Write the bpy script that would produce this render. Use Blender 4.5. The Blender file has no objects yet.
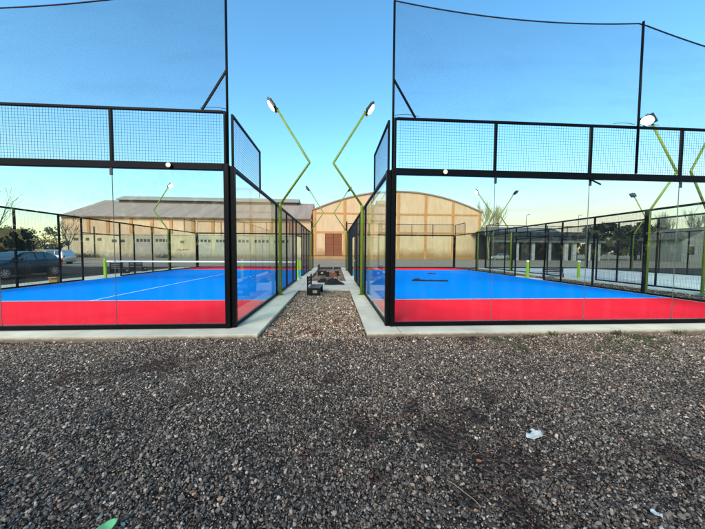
import bpy, math, random
import numpy as np
from mathutils import Vector, Matrix, Euler, Quaternion

random.seed(7)
RNG = np.random.default_rng(11)
S = bpy.context.scene
COL = S.collection
R = math.radians

# ------------------------------------------------------------------ helpers
class MB:
    def __init__(s): s.v = []; s.f = []; s.mi = []
    def add(s, vs, fs, mi=0):
        b = len(s.v); s.v += [tuple(p) for p in vs]
        for f in fs: s.f.append(tuple(b + i for i in f)); s.mi.append(mi)
    def box(s, c, d, rot=None, mi=0):
        x, y, z = d[0] / 2, d[1] / 2, d[2] / 2
        vs = [Vector((a * x, b * y, e * z)) for e in (-1, 1) for b in (-1, 1) for a in (-1, 1)]
        if rot is not None: vs = [rot @ p for p in vs]
        c = Vector(c); vs = [p + c for p in vs]
        s.add(vs, [(0, 2, 3, 1), (4, 5, 7, 6), (0, 1, 5, 4), (2, 6, 7, 3), (0, 4, 6, 2), (1, 3, 7, 5)], mi)
    def bb(s, lo, hi, mi=0):
        s.box([(a + b) / 2 for a, b in zip(lo, hi)], [b - a for a, b in zip(lo, hi)], None, mi)
    def tube(s, pts, rad, n=6, cap=True, mi=0):
        pts = [Vector(p) for p in pts]
        if not hasattr(rad, '__len__'): rad = [rad] * len(pts)
        rings = []; u = None
        for i, p in enumerate(pts):
            d = (pts[min(i + 1, len(pts) - 1)] - pts[max(i - 1, 0)]).normalized()
            if u is None:
                u = d.cross(Vector((0, 0, 1)))
                if u.length < .05: u = d.cross(Vector((1, 0, 0)))
            u = (u - d * u.dot(d)).normalized(); w = d.cross(u)
            a0 = math.pi / n
            rings.append([p + (u * math.cos(a0 + 2 * math.pi * k / n) + w * math.sin(a0 + 2 * math.pi * k / n)) * rad[i] for k in range(n)])
        b = len(s.v)
        for r in rings: s.v += [tuple(p) for p in r]
        for i in range(len(rings) - 1):
            for k in range(n):
                k2 = (k + 1) % n
                s.f.append((b + i * n + k, b + i * n + k2, b + (i + 1) * n + k2, b + (i + 1) * n + k)); s.mi.append(mi)
        if cap:
            s.f.append(tuple(b + k for k in reversed(range(n)))); s.mi.append(mi)
            e = b + (len(rings) - 1) * n
            s.f.append(tuple(e + k for k in range(n))); s.mi.append(mi)
    def bar(s, a, b, w, mi=0): s.tube([a, b], w * .7071, 4, True, mi)
    def prism(s, poly, axis, a, b, mi=0):
        """polygon extruded along axis ('x','y','z') from a to b"""
        n = len(poly)
        def P(p, t):
            return {'x': (t, p[0], p[1]), 'y': (p[0], t, p[1]), 'z': (p[0], p[1], t)}[axis]
        s.add([P(p, a) for p in poly] + [P(p, b) for p in poly],
              [tuple(reversed(range(n))), tuple(range(n, 2 * n))] + [(i, (i + 1) % n, n + (i + 1) % n, n + i) for i in range(n)], mi)
    def lathe(s, prof, c, n=20, axis='z', mi=0):
        c = Vector(c); b = len(s.v); m = len(prof)
        for r, h in prof:
            for k in range(n):
                a = 2 * math.pi * k / n
                p = (r * math.cos(a), r * math.sin(a), h)
                if axis == 'y': p = (p[0], h, p[1])
                if axis == 'x': p = (h, p[0], p[1])
                s.v.append(tuple(Vector(p) + c))
        for i in range(m - 1):
            for k in range(n):
                k2 = (k + 1) % n
                s.f.append((b + i * n + k, b + i * n + k2, b + (i + 1) * n + k2, b + (i + 1) * n + k)); s.mi.append(mi)
        s.f.append(tuple(b + k for k in reversed(range(n)))); s.mi.append(mi)
        s.f.append(tuple(b + (m - 1) * n + k for k in range(n))); s.mi.append(mi)
    def build(s, name, mat, parent=None, smooth=False, bevel=0, fix=False):
        me = bpy.data.meshes.new(name); me.from_pydata(s.v, [], s.f)
        mats = mat if isinstance(mat, (list, tuple)) else [mat]
        for m in mats: me.materials.append(m)
        if len(mats) > 1: me.polygons.foreach_set('material_index', s.mi)
        if fix:
            import bmesh
            bm = bmesh.new(); bm.from_mesh(me); bmesh.ops.recalc_face_normals(bm, faces=bm.faces); bm.to_mesh(me); bm.free()
        if smooth: me.polygons.foreach_set('use_smooth', [True] * len(me.polygons))
        me.update()
        o = bpy.data.objects.new(name, me); COL.objects.link(o)
        if parent is not None: o.parent = parent
        if bevel:
            md = o.modifiers.new('bevel', 'BEVEL'); md.width = bevel; md.segments = 2; md.limit_method = 'ANGLE'
        return o

def tag(o, label=None, cat=None, group=None, kind=None):
    if label: o['label'] = label
    if cat: o['category'] = cat
    if group: o['group'] = group
    if kind: o['kind'] = kind
    return o
def empty(name, loc=(0, 0, 0), rz=0, label=None, cat=None, group=None):
    o = bpy.data.objects.new(name, None); COL.objects.link(o); o.empty_display_size = .2
    o.location = loc; o.rotation_euler = (0, 0, rz)
    return tag(o, label, cat, group)
def copy_tree(o, parent=None):
    c = o.copy(); COL.objects.link(c)
    if parent is not None: c.parent = parent
    for ch in [x for x in bpy.data.objects if x.parent == o]: copy_tree(ch, c)
    return c
def struct(o): o['kind'] = 'structure'; return o

# ------------------------------------------------------------------ materials
def nt(name):
    m = bpy.data.materials.new(name); m.use_nodes = True
    t = m.node_tree; t.nodes.clear()
    out = t.nodes.new('ShaderNodeOutputMaterial')
    return m, t, out
def N(t, typ, **kw):
    n = t.nodes.new(typ)
    for k, v in kw.items(): setattr(n, k, v)
    return n
def mat(name, col, rough=.6, metal=0, var=0, scale=4, col2=None, bump=0, bscale=60, spec=.5, detail=6, stretch=None, contrast=(.35, .65), coat=0):
    m, t, out = nt(name)
    p = N(t, 'ShaderNodeBsdfPrincipled'); t.links.new(p.outputs[0], out.inputs[0])
    p.inputs['Roughness'].default_value = rough; p.inputs['Metallic'].default_value = metal
    p.inputs['Specular IOR Level'].default_value = spec
    p.inputs['Coat Weight'].default_value = coat
    p.inputs['Base Color'].default_value = (*col, 1)
    tc = N(t, 'ShaderNodeTexCoord'); src = tc.outputs['Object']
    if stretch:
        mp = N(t, 'ShaderNodeMapping'); mp.inputs['Scale'].default_value = stretch
        t.links.new(src, mp.inputs[0]); src = mp.outputs[0]
    if var or col2:
        nz = N(t, 'ShaderNodeTexNoise'); nz.inputs['Scale'].default_value = scale; nz.inputs['Detail'].default_value = detail
        nz.inputs['Roughness'].default_value = .65
        t.links.new(src, nz.inputs['Vector'])
        cr = N(t, 'ShaderNodeValToRGB')
        c2 = col2 if col2 else tuple(c * (1 - var) for c in col)
        cr.color_ramp.elements[0].position = contrast[0]; cr.color_ramp.elements[1].position = contrast[1]
        cr.color_ramp.elements[0].color = (*c2, 1); cr.color_ramp.elements[1].color = (*col, 1)
        t.links.new(nz.outputs['Fac'], cr.inputs[0]); t.links.new(cr.outputs[0], p.inputs['Base Color'])
    if bump:
        n2 = N(t, 'ShaderNodeTexNoise'); n2.inputs['Scale'].default_value = bscale; n2.inputs['Detail'].default_value = 4
        t.links.new(src, n2.inputs['Vector'])
        b = N(t, 'ShaderNodeBump'); b.inputs['Strength'].default_value = bump; b.inputs['Distance'].default_value = .02
        t.links.new(n2.outputs['Fac'], b.inputs['Height']); t.links.new(b.outputs[0], p.inputs['Normal'])
    return m
def emis(name, col, s):
    m, t, out = nt(name); e = N(t, 'ShaderNodeEmission'); e.inputs[0].default_value = (*col, 1); e.inputs[1].default_value = s
    t.links.new(e.outputs[0], out.inputs[0]); return m
def glassmat(name, tint, refl=1.0, rough=.0, dirt=.0):
    m, t, out = nt(name)
    tr = N(t, 'ShaderNodeBsdfTransparent'); tr.inputs[0].default_value = (*tint, 1)
    gl = N(t, 'ShaderNodeBsdfGlossy'); gl.inputs['Roughness'].default_value = rough; gl.inputs['Color'].default_value = (.95, 1, .98, 1)
    lw = N(t, 'ShaderNodeLayerWeight'); lw.inputs['Blend'].default_value = .5
    po = N(t, 'ShaderNodeMath', operation='POWER'); po.inputs[1].default_value = 4.0
    ma = N(t, 'ShaderNodeMath', operation='MULTIPLY_ADD'); ma.inputs[1].default_value = .5 * refl; ma.inputs[2].default_value = .010 * refl
    t.links.new(lw.outputs['Facing'], po.inputs[0]); t.links.new(po.outputs[0], ma.inputs[0])
    mx = N(t, 'ShaderNodeMixShader'); t.links.new(ma.outputs[0], mx.inputs[0]); t.links.new(tr.outputs[0], mx.inputs[1]); t.links.new(gl.outputs[0], mx.inputs[2])
    last = mx.outputs[0]
    if dirt:
        df = N(t, 'ShaderNodeBsdfDiffuse'); df.inputs[0].default_value = (.5, .52, .48, 1)
        tc = N(t, 'ShaderNodeTexCoord'); mp = N(t, 'ShaderNodeMapping'); mp.inputs['Scale'].default_value = (2.5, 2.5, .5)
        nz = N(t, 'ShaderNodeTexNoise'); nz.inputs['Scale'].default_value = 2; nz.inputs['Detail'].default_value = 8
        t.links.new(tc.outputs['Object'], mp.inputs[0]); t.links.new(mp.outputs[0], nz.inputs['Vector'])
        mr = N(t, 'ShaderNodeMapRange'); mr.inputs['From Min'].default_value = .45; mr.inputs['From Max'].default_value = .8
        mr.inputs['To Min'].default_value = 0; mr.inputs['To Max'].default_value = dirt
        t.links.new(nz.outputs['Fac'], mr.inputs['Value'])
        m2 = N(t, 'ShaderNodeMixShader'); t.links.new(mr.outputs[0], m2.inputs[0]); t.links.new(last, m2.inputs[1]); t.links.new(df.outputs[0], m2.inputs[2])
        last = m2.outputs[0]
    t.links.new(last, out.inputs[0]); return m
def netmat(name, col, pitch, frac, fold=.25):
    """fine knotted netting: threads drawn procedurally, open between"""
    m, t, out = nt(name)
    tc = N(t, 'ShaderNodeTexCoord'); sp = N(t, 'ShaderNodeSeparateXYZ'); t.links.new(tc.outputs['Object'], sp.inputs[0])
    def M(op, a, b=None):
        n = N(t, 'ShaderNodeMath', operation=op)
        for i, q in enumerate((a, b)):
            if q is None: continue
            if isinstance(q, (int, float)): n.inputs[i].default_value = q
            else: t.links.new(q, n.inputs[i])
        return n.outputs[0]
    u = M('ADD', sp.outputs[0], sp.outputs[2]); w = M('SUBTRACT', sp.outputs[0], sp.outputs[2])
    def line(q): return M('LESS_THAN', M('FRACT', M('DIVIDE', q, pitch)), frac)
    th = M('MAXIMUM', line(u), line(w))
    nz = N(t, 'ShaderNodeTexNoise'); nz.inputs['Scale'].default_value = 1.3; nz.inputs['Detail'].default_value = 5
    mp = N(t, 'ShaderNodeMapping'); mp.inputs['Scale'].default_value = (.5, 1, 2.2); mp.inputs['Rotation'].default_value = (0, .25, 0)
    t.links.new(tc.outputs['Object'], mp.inputs[0]); t.links.new(mp.outputs[0], nz.inputs['Vector'])
    mr = N(t, 'ShaderNodeMapRange'); mr.inputs['From Min'].default_value = .5; mr.inputs['From Max'].default_value = .8; mr.inputs['To Max'].default_value = fold
    t.links.new(nz.outputs['Fac'], mr.inputs['Value'])
    fac = M('MAXIMUM', th, mr.outputs[0])
    tr = N(t, 'ShaderNodeBsdfTransparent'); df = N(t, 'ShaderNodeBsdfDiffuse'); df.inputs[0].default_value = (*col, 1)
    mx = N(t, 'ShaderNodeMixShader'); t.links.new(fac, mx.inputs[0]); t.links.new(tr.outputs[0], mx.inputs[1]); t.links.new(df.outputs[0], mx.inputs[2])
    t.links.new(mx.outputs[0], out.inputs[0]); return m
def bandmat(name, base, stain, z0, z1, patch=None, scale=.5, wave=None):
    """painted masonry wall whose foot (z0..z1) is worn to another colour along a ragged edge"""
    m, t, out = nt(name)
    p = N(t, 'ShaderNodeBsdfPrincipled'); p.inputs['Roughness'].default_value = .9; p.inputs['Specular IOR Level'].default_value = .15
    t.links.new(p.outputs[0], out.inputs[0])
    tc = N(t, 'ShaderNodeTexCoord'); sp = N(t, 'ShaderNodeSeparateXYZ'); t.links.new(tc.outputs['Object'], sp.inputs[0])
    nz = N(t, 'ShaderNodeTexNoise'); nz.inputs['Scale'].default_value = scale; nz.inputs['Detail'].default_value = 8; nz.inputs['Roughness'].default_value = .7
    t.links.new(tc.outputs['Object'], nz.inputs['Vector'])
    a = N(t, 'ShaderNodeMath', operation='MULTIPLY_ADD'); a.inputs[1].default_value = (z1 - z0) * 2.2
    t.links.new(nz.outputs['Fac'], a.inputs[0]); t.links.new(sp.outputs[2], a.inputs[2])
    mr = N(t, 'ShaderNodeMapRange'); off = (z1 - z0) * 1.1
    mr.inputs['From Min'].default_value = z0 + off; mr.inputs['From Max'].default_value = z1 + off
    t.links.new(a.outputs[0], mr.inputs['Value'])
    mp = N(t, 'ShaderNodeMapping'); mp.inputs['Scale'].default_value = (1.6, 1, .35); t.links.new(tc.outputs['Object'], mp.inputs[0])
    n2 = N(t, 'ShaderNodeTexNoise'); n2.inputs['Scale'].default_value = 1.1; n2.inputs['Detail'].default_value = 9; t.links.new(mp.outputs[0], n2.inputs['Vector'])
    cr = N(t, 'ShaderNodeValToRGB'); cr.color_ramp.elements[0].position = .32; cr.color_ramp.elements[1].position = .62
    cr.color_ramp.elements[0].color = (*(patch or tuple(c * .8 for c in base)), 1); cr.color_ramp.elements[1].color = (*base, 1)
    t.links.new(n2.outputs['Fac'], cr.inputs[0])
    mx = N(t, 'ShaderNodeMixRGB'); mx.inputs[1].default_value = (*stain, 1)
    t.links.new(mr.outputs[0], mx.inputs[0]); t.links.new(cr.outputs[0], mx.inputs[2]); t.links.new(mx.outputs[0], p.inputs['Base Color'])
    return m

M_BLACK = mat('black_steel', (.0035, .004, .005), .5, var=.3, scale=3, spec=.10)
M_WIRE = mat('dark_wire', (.012, .02, .024), .6, spec=.2)
M_GLASS = glassmat('court_glass', (.945, .985, .968), 1.0, dirt=.014)
M_SEAL = mat('grey_seal', (.10, .125, .115), .6)
M_CLAMP = mat('steel_clamp', (.05, .05, .05), .4, .6)
M_LIME = mat('lime_paint', (.20, .31, .014), .45, var=.25, scale=6)
M_LIME2 = mat('bright_lime_paint', (.25, .42, .01), .45, var=.15, scale=6)
M_TEAL = mat('teal_paint', (.02, .30, .26), .5)
M_NET = netmat('ball_net_thread', (.03, .075, .15), .021, .115, .12)
M_CORD = mat('net_cord', (.01, .025, .06), .7)
M_TAPE = mat('white_tape', (.8, .8, .78), .7)
M_WHITE = mat('white_plastic', (.75, .75, .72), .5)
M_BLUE = mat('blue_turf', (.0, .19, .64), .9, col2=(.006, .165, .53), scale=.55, detail=12, bump=.15, bscale=300, spec=0)
M_RED = mat('red_turf', (.82, .024, .045), .9, col2=(.70, .018, .034), scale=.55, detail=12, bump=.15, bscale=300, spec=0)
M_LINE = mat('line_paint', (.62, .66, .74), .9, var=.3, scale=9)
M_SLAB = bandmat('pale_concrete', (.60, .54, .42), (.20, .15, .11), -.06, -.02, (.47, .42, .32), 7)
M_SLAB2 = mat('grey_concrete', (.62, .62, .58), .85, col2=(.5, .5, .46), scale=.7, bump=.2, bscale=60, spec=.2)
M_LAMPHEAD = mat('lamp_housing', (.03, .03, .03), .4, .4)
M_LIT = emis('lit_lens', (1, .92, .74), 8)
M_GLINT = emis('glint_glow', (1, .84, .50), .85)  # emission that imitates a glint on the front rails
M_DARKLENS = mat('unlit_lens', (.10, .11, .12), .15)
M_BWOOD = mat('dark_wood', (.008, .006, .006), .6, spec=.2, col2=(.016, .012, .010), scale=6, stretch=(2, 12, 12))
M_BWOODT = mat('worn_seat_wood', (.16, .12, .10), .7, col2=(.07, .05, .04), scale=5, stretch=(2, 14, 8))
M_PLATE = mat('grey_plate', (.32, .31, .30), .5)
M_BAG = mat('black_fabric', (.006, .006, .008), .85, bump=.3, bscale=30)
M_RUBBER = mat('tyre_rubber', (.012, .012, .013), .8)
M_RIM = mat('alloy_rim', (.55, .56, .58), .3, .8)
M_CARGLASS = mat('car_window', (.02, .04, .055), .05, spec=.8)
M_BARK = mat('bark', (.10, .075, .055), .9, var=.5, scale=8)
M_PALEBARK = mat('yellow_twig', (.36, .34, .13), .8, var=.4, scale=6)

# ------------------------------------------------------------------ camera (solved from the court's known sizes)
yaw, pit, rol = .065, -.0455, -.0062
CAMP = Vector((0, -5.395, 1.453))
R0 = Vector((math.cos(yaw), -math.sin(yaw), 0)); fh = Vector((math.sin(yaw), math.cos(yaw), 0))
F = fh * math.cos(pit) + Vector((0, 0, math.sin(pit))); U0 = R0.cross(F)
c, s_ = math.cos(rol), math.sin(rol)
RX = R0 * c - U0 * s_; UY = R0 * s_ + U0 * c
cam = bpy.data.cameras.new('camera'); camo = bpy.data.objects.new('camera', cam); COL.objects.link(camo)
cam.sensor_width = 36; cam.lens = 281 / 705 * 36; cam.clip_start = .05; cam.clip_end = 3000
mw = Matrix.Identity(4)
for i in range(3):
    mw[i][0] = RX[i]; mw[i][1] = UY[i]; mw[i][2] = -F[i]; mw[i][3] = CAMP[i]
camo.matrix_world = mw
S.camera = camo

# ------------------------------------------------------------------ ground
GZ = -.09
def und(x, y):
    return .010 * np.sin(1.7 * x + .6 * y) + .008 * np.sin(2.9 * y - 1.1 * x + 1) + .006 * np.sin(5.3 * x + 2.2 * y + 2) + .004 * np.sin(9 * y + 4 * x)
def nz2(x, y, sc, sd):
    r = np.random.default_rng(sd); v = 0 * x
    for k in range(7):
        a = r.uniform(0, 6.28); f = sc * r.uniform(.5, 2.2); ph = r.uniform(0, 6.28)
        v = v + np.sin(f * (x * math.cos(a) + y * math.sin(a)) + ph + .8 * np.sin(f * .7 * (y * math.cos(a) - x * math.sin(a)) + ph * 2))
    return v / 7

M_DIRT = mat('packed_dirt', (.36, .265, .185), .95, col2=(.26, .19, .135), scale=.35, bump=.5, bscale=9, spec=.1, detail=12)
g = MB(); g.add([(-900, -300, GZ - .05), (900, -300, GZ - .05), (900, 1500, GZ - .05), (-900, 1500, GZ - .05)], [(0, 1, 2, 3)])
struct(g.build('ground', M_DIRT))

M_BED, t, out = nt('gravel_bed')
p = N(t, 'ShaderNodeBsdfPrincipled'); p.inputs['Roughness'].default_value = .95; p.inputs['Specular IOR Level'].default_value = .1
t.links.new(p.outputs[0], out.inputs[0])
tc = N(t, 'ShaderNodeTexCoord')
vo = N(t, 'ShaderNodeTexVoronoi'); vo.inputs['Scale'].default_value = 48; t.links.new(tc.outputs['Object'], vo.inputs['Vector'])
cr = N(t, 'ShaderNodeValToRGB'); e = cr.color_ramp.elements
e[0].position = 0; e[0].color = (.010, .008, .007, 1); e[1].position = 1; e[1].color = (.10, .08, .065, 1)
x = cr.color_ramp.elements.new(.6); x.color = (.03, .024, .02, 1)
sx = N(t, 'ShaderNodeSeparateXYZ'); t.links.new(vo.outputs['Color'], sx.inputs[0]); t.links.new(sx.outputs[0], cr.inputs[0])
t.links.new(cr.outputs[0], p.inputs['Base Color'])
bp = N(t, 'ShaderNodeBump'); bp.inputs['Strength'].default_value = 1; bp.inputs['Distance'].default_value = .015; bp.invert = True
t.links.new(vo.outputs['Distance'], bp.inputs['Height']); t.links.new(bp.outputs[0], p.inputs['Normal'])
g = MB(); xs = np.linspace(-30, 45, 301); ys = np.linspace(-12, 23, 141)
XX, YY = np.meshgrid(xs, ys); ZZ = GZ + und(XX, YY)
edge = np.minimum.reduce([XX + 30, 45 - XX, YY + 12, 23 - YY]); ZZ = np.where(edge < .3, GZ - .09, ZZ)
nx = len(xs)
g.v = list(zip(XX.ravel().tolist(), YY.ravel().tolist(), ZZ.ravel().tolist()))
g.f = [(j * nx + i, j * nx + i + 1, (j + 1) * nx + i + 1, (j + 1) * nx + i) for j in range(len(ys) - 1) for i in range(nx - 1)]
struct(g.build('gravel_bed', M_BED, smooth=True))

# loose stones: one uncountable mass
PHI = (1 + 5 ** .5) / 2
ICO = np.array([(-1, PHI, 0), (1, PHI, 0), (-1, -PHI, 0), (1, -PHI, 0), (0, -1, PHI), (0, 1, PHI), (0, -1, -PHI), (0, 1, -PHI), (PHI, 0, -1), (PHI, 0, 1), (-PHI, 0, -1), (-PHI, 0, 1)]) / 1.902
ICF = np.array([(0, 11, 5), (0, 5, 1), (0, 1, 7), (0, 7, 10), (0, 10, 11), (1, 5, 9), (5, 11, 4), (11, 10, 2), (10, 7, 6), (7, 1, 8), (3, 9, 4), (3, 4, 2), (3, 2, 6), (3, 6, 8), (3, 8, 9), (4, 9, 5), (2, 4, 11), (6, 2, 10), (8, 6, 7), (9, 8, 1)])
def stones(name, px, py, size, colr, label):
    n = len(px)
    V = ICO[None] * (1 + RNG.normal(0, .16, (n, 12, 1)))
    sc = np.stack([np.ones(n), RNG.uniform(.6, .95, n), RNG.uniform(.35, .75, n)], 1)
    V = V * sc[:, None, :]
    q = RNG.normal(0, 1, (n, 4)); q[:, 1:3] *= .45; q /= np.linalg.norm(q, axis=1)[:, None]
    w, a, b, c_ = q.T
    Rm = np.stack([1 - 2 * (b * b + c_ * c_), 2 * (a * b - w * c_), 2 * (a * c_ + w * b), 2 * (a * b + w * c_), 1 - 2 * (a * a + c_ * c_), 2 * (b * c_ - w * a), 2 * (a * c_ - w * b), 2 * (b * c_ + w * a), 1 - 2 * (a * a + b * b)], 1).reshape(n, 3, 3)
    V = np.einsum('nij,nkj->nki', Rm, V) * (size / 2)[:, None, None]
    zz = GZ + und(px, py) + size * RNG.uniform(.0, .42, n)
    V += np.stack([px, py, zz], 1)[:, None, :]
    me = bpy.data.meshes.new(name)
    me.vertices.add(n * 12); me.vertices.foreach_set('co', V.astype(np.float32).ravel())
    fc = (ICF[None] + (np.arange(n) * 12)[:, None, None]).reshape(-1, 3)
    me.loops.add(fc.size); me.loops.foreach_set('vertex_index', fc.astype(np.int32).ravel())
    me.polygons.add(len(fc)); me.polygons.foreach_set('loop_start', np.arange(0, fc.size, 3, dtype=np.int32))
    at = me.color_attributes.new('stone_color', 'FLOAT_COLOR', 'POINT')
    cc = np.concatenate([np.repeat(colr, 12, 0), np.ones((n * 12, 1))], 1).astype(np.float32)
    at.data.foreach_set('color', cc.ravel())
    me.update(); me.validate()
    me.polygons.foreach_set('use_smooth', [False] * len(me.polygons))
    me.materials.append(M_STONE)
    o = bpy.data.objects.new(name, me); COL.objects.link(o)
    return tag(o, label, 'gravel', kind='stuff')
M_STONE, t, out = nt('crushed_stone')
p = N(t, 'ShaderNodeBsdfPrincipled'); p.inputs['Roughness'].default_value = .62; p.inputs['Specular IOR Level'].default_value = .4
at = N(t, 'ShaderNodeAttribute', attribute_name='stone_color'); t.links.new(at.outputs['Color'], p.inputs['Base Color']); t.links.new(p.outputs[0], out.inputs[0])

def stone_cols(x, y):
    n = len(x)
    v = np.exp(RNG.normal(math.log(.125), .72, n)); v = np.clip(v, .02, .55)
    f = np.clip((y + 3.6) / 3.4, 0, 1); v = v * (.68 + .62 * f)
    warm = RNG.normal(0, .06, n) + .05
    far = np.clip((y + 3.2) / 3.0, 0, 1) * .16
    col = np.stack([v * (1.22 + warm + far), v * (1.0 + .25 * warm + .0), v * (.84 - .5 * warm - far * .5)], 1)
    m = soil(x, y); k = RNG.uniform(0, 1, n) < np.clip(m * 2.0 + .15, 0, .8)
    col[k] = col[k] * np.array([.62, .38, .33])
    tan = RNG.uniform(0, 1, n) < .02
    col[tan] = np.array([.30, .17, .10]) * RNG.uniform(.6, 1.3, (tan.sum(), 1))
    return col
def soil(x, y):
    """ragged patches of bare reddish soil between the stones"""
    v = nz2(x, y, 3.1, 5) + .75 * nz2(x, y, 11, 6) - .50
    for (cx, cy, rx, ry, w) in ((.42, -2.55, .42, .13, .6), (.9, -2.85, .22, .22, .35), (1.0, -3.25, .2, .2, .35), (-1.2, -3.75, .2, .12, .4), (1.6, -3.5, .4, .12, .3), (.9, -3.75, .4, .08, .4)):
        v = v + w * np.exp(-((x - cx) / rx) ** 2 - ((y - cy) / ry) ** 2)
    return v
# in front of the courts
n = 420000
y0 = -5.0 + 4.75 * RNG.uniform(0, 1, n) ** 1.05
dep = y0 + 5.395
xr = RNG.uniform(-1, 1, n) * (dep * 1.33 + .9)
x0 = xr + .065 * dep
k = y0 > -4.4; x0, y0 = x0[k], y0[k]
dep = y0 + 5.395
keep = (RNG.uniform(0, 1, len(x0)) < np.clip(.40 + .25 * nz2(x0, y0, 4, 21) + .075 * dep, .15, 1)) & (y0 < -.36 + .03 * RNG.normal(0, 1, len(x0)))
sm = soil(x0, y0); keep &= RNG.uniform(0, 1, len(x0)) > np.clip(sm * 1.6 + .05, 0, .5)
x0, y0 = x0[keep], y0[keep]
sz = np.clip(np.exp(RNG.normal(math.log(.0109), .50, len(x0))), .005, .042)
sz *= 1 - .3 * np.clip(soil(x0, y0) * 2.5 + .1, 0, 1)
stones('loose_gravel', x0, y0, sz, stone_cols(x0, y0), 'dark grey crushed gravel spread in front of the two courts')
# alley and around
def alley(x1, x2, y1, y2, n):
    return RNG.uniform(x1, x2, n), RNG.uniform(y1, y2, n)
ax, ay = alley(-1.34, .58, -.5, 5.3, 22000)
bx_, by_ = alley(-1.34, .58, 8.7, 19, 9000)
cx_, cy_ = alley(11.7, 13.5, -.4, 20, 9000)
ax = np.concatenate([ax, bx_, cx_]); ay = np.concatenate([ay, by_, cy_])
sz = np.clip(np.exp(RNG.normal(math.log(.024), .35, len(ax))), .01, .06)
col = stone_cols(ax, ay) * np.array([1.08, 1.03, .96])
stones('alley_gravel', ax, ay, sz, np.clip(col, 0, .7), 'brownish gravel filling the strips between the courts')

# ------------------------------------------------------------------ court slabs and painted floors
C1X, C2X, C3X = -11.937, 1.084, 14.10
struct_names = []
def slab(x1, x2, y1, y2, m=M_SLAB, z=0.0, name='concrete_slab'):
    b = MB(); b.bb((x1, y1, -.22), (x2, y2, z)); o = b.build(name, m, bevel=.008); return struct(o)
slab(C1X - 1.62, C1X + 10.6, -.43, 20.5)
slab(C2X - .49, C2X + 10.6, -.43, 20.5)
slab(C3X - .55, C3X + 10.6, -.43, 20.5, M_SLAB2)
slab(C1X + 10.6, C2X - .49, 5.25, 8.55, M_SLAB, -.004)
def sheet(name, m, x1, x2, y1, y2, z):
    b = MB(); b.add([(x1, y1, z), (x2, y1, z), (x2, y2, z), (x1, y2, z)], [(0, 1, 2, 3)]); return struct(b.build(name, m))
for cx, lines in ((C1X, True), (C2X, False)):
    sheet('court_floor', M_BLUE, cx + .08, cx + 9.92, 3.0, 17.0, .005)
    sheet('court_end_zone', M_RED, cx + .08, cx + 9.92, .10, 3.0, .005)
    sheet('court_end_zone', M_RED, cx + .08, cx + 9.92, 17.0, 19.9, .005)
    for yy in (3.0, 16.95):
        sheet('court_line', M_LINE, cx + .08, cx + 9.92, yy, yy + .05, .010)
    if lines: sheet('court_line', M_LINE, cx + 4.975, cx + 5.025, 3.05, 16.95, .010)
# expansion joints cut in the pale kerb
M_JOINT = mat('dark_joint', (.16, .15, .13), .9)  # even dark tone of the joint strips
for y in (1.9, 4.6, 8.7, 12.5):
    sheet('slab_joint', M_JOINT, C2X - .488, C2X - .01, y, y + .012, .002)
    sheet('slab_joint', M_JOINT, C1X + 10.08, C1X + 10.598, y + .3, y + .312, .002)
sheet('slab_joint', M_JOINT, C2X + .12, C2X + .132, -.428, -.06, .002)
sheet('slab_joint', M_JOINT, C1X + 5, C1X + 5.012, -.428, -.06, .002)

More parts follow.
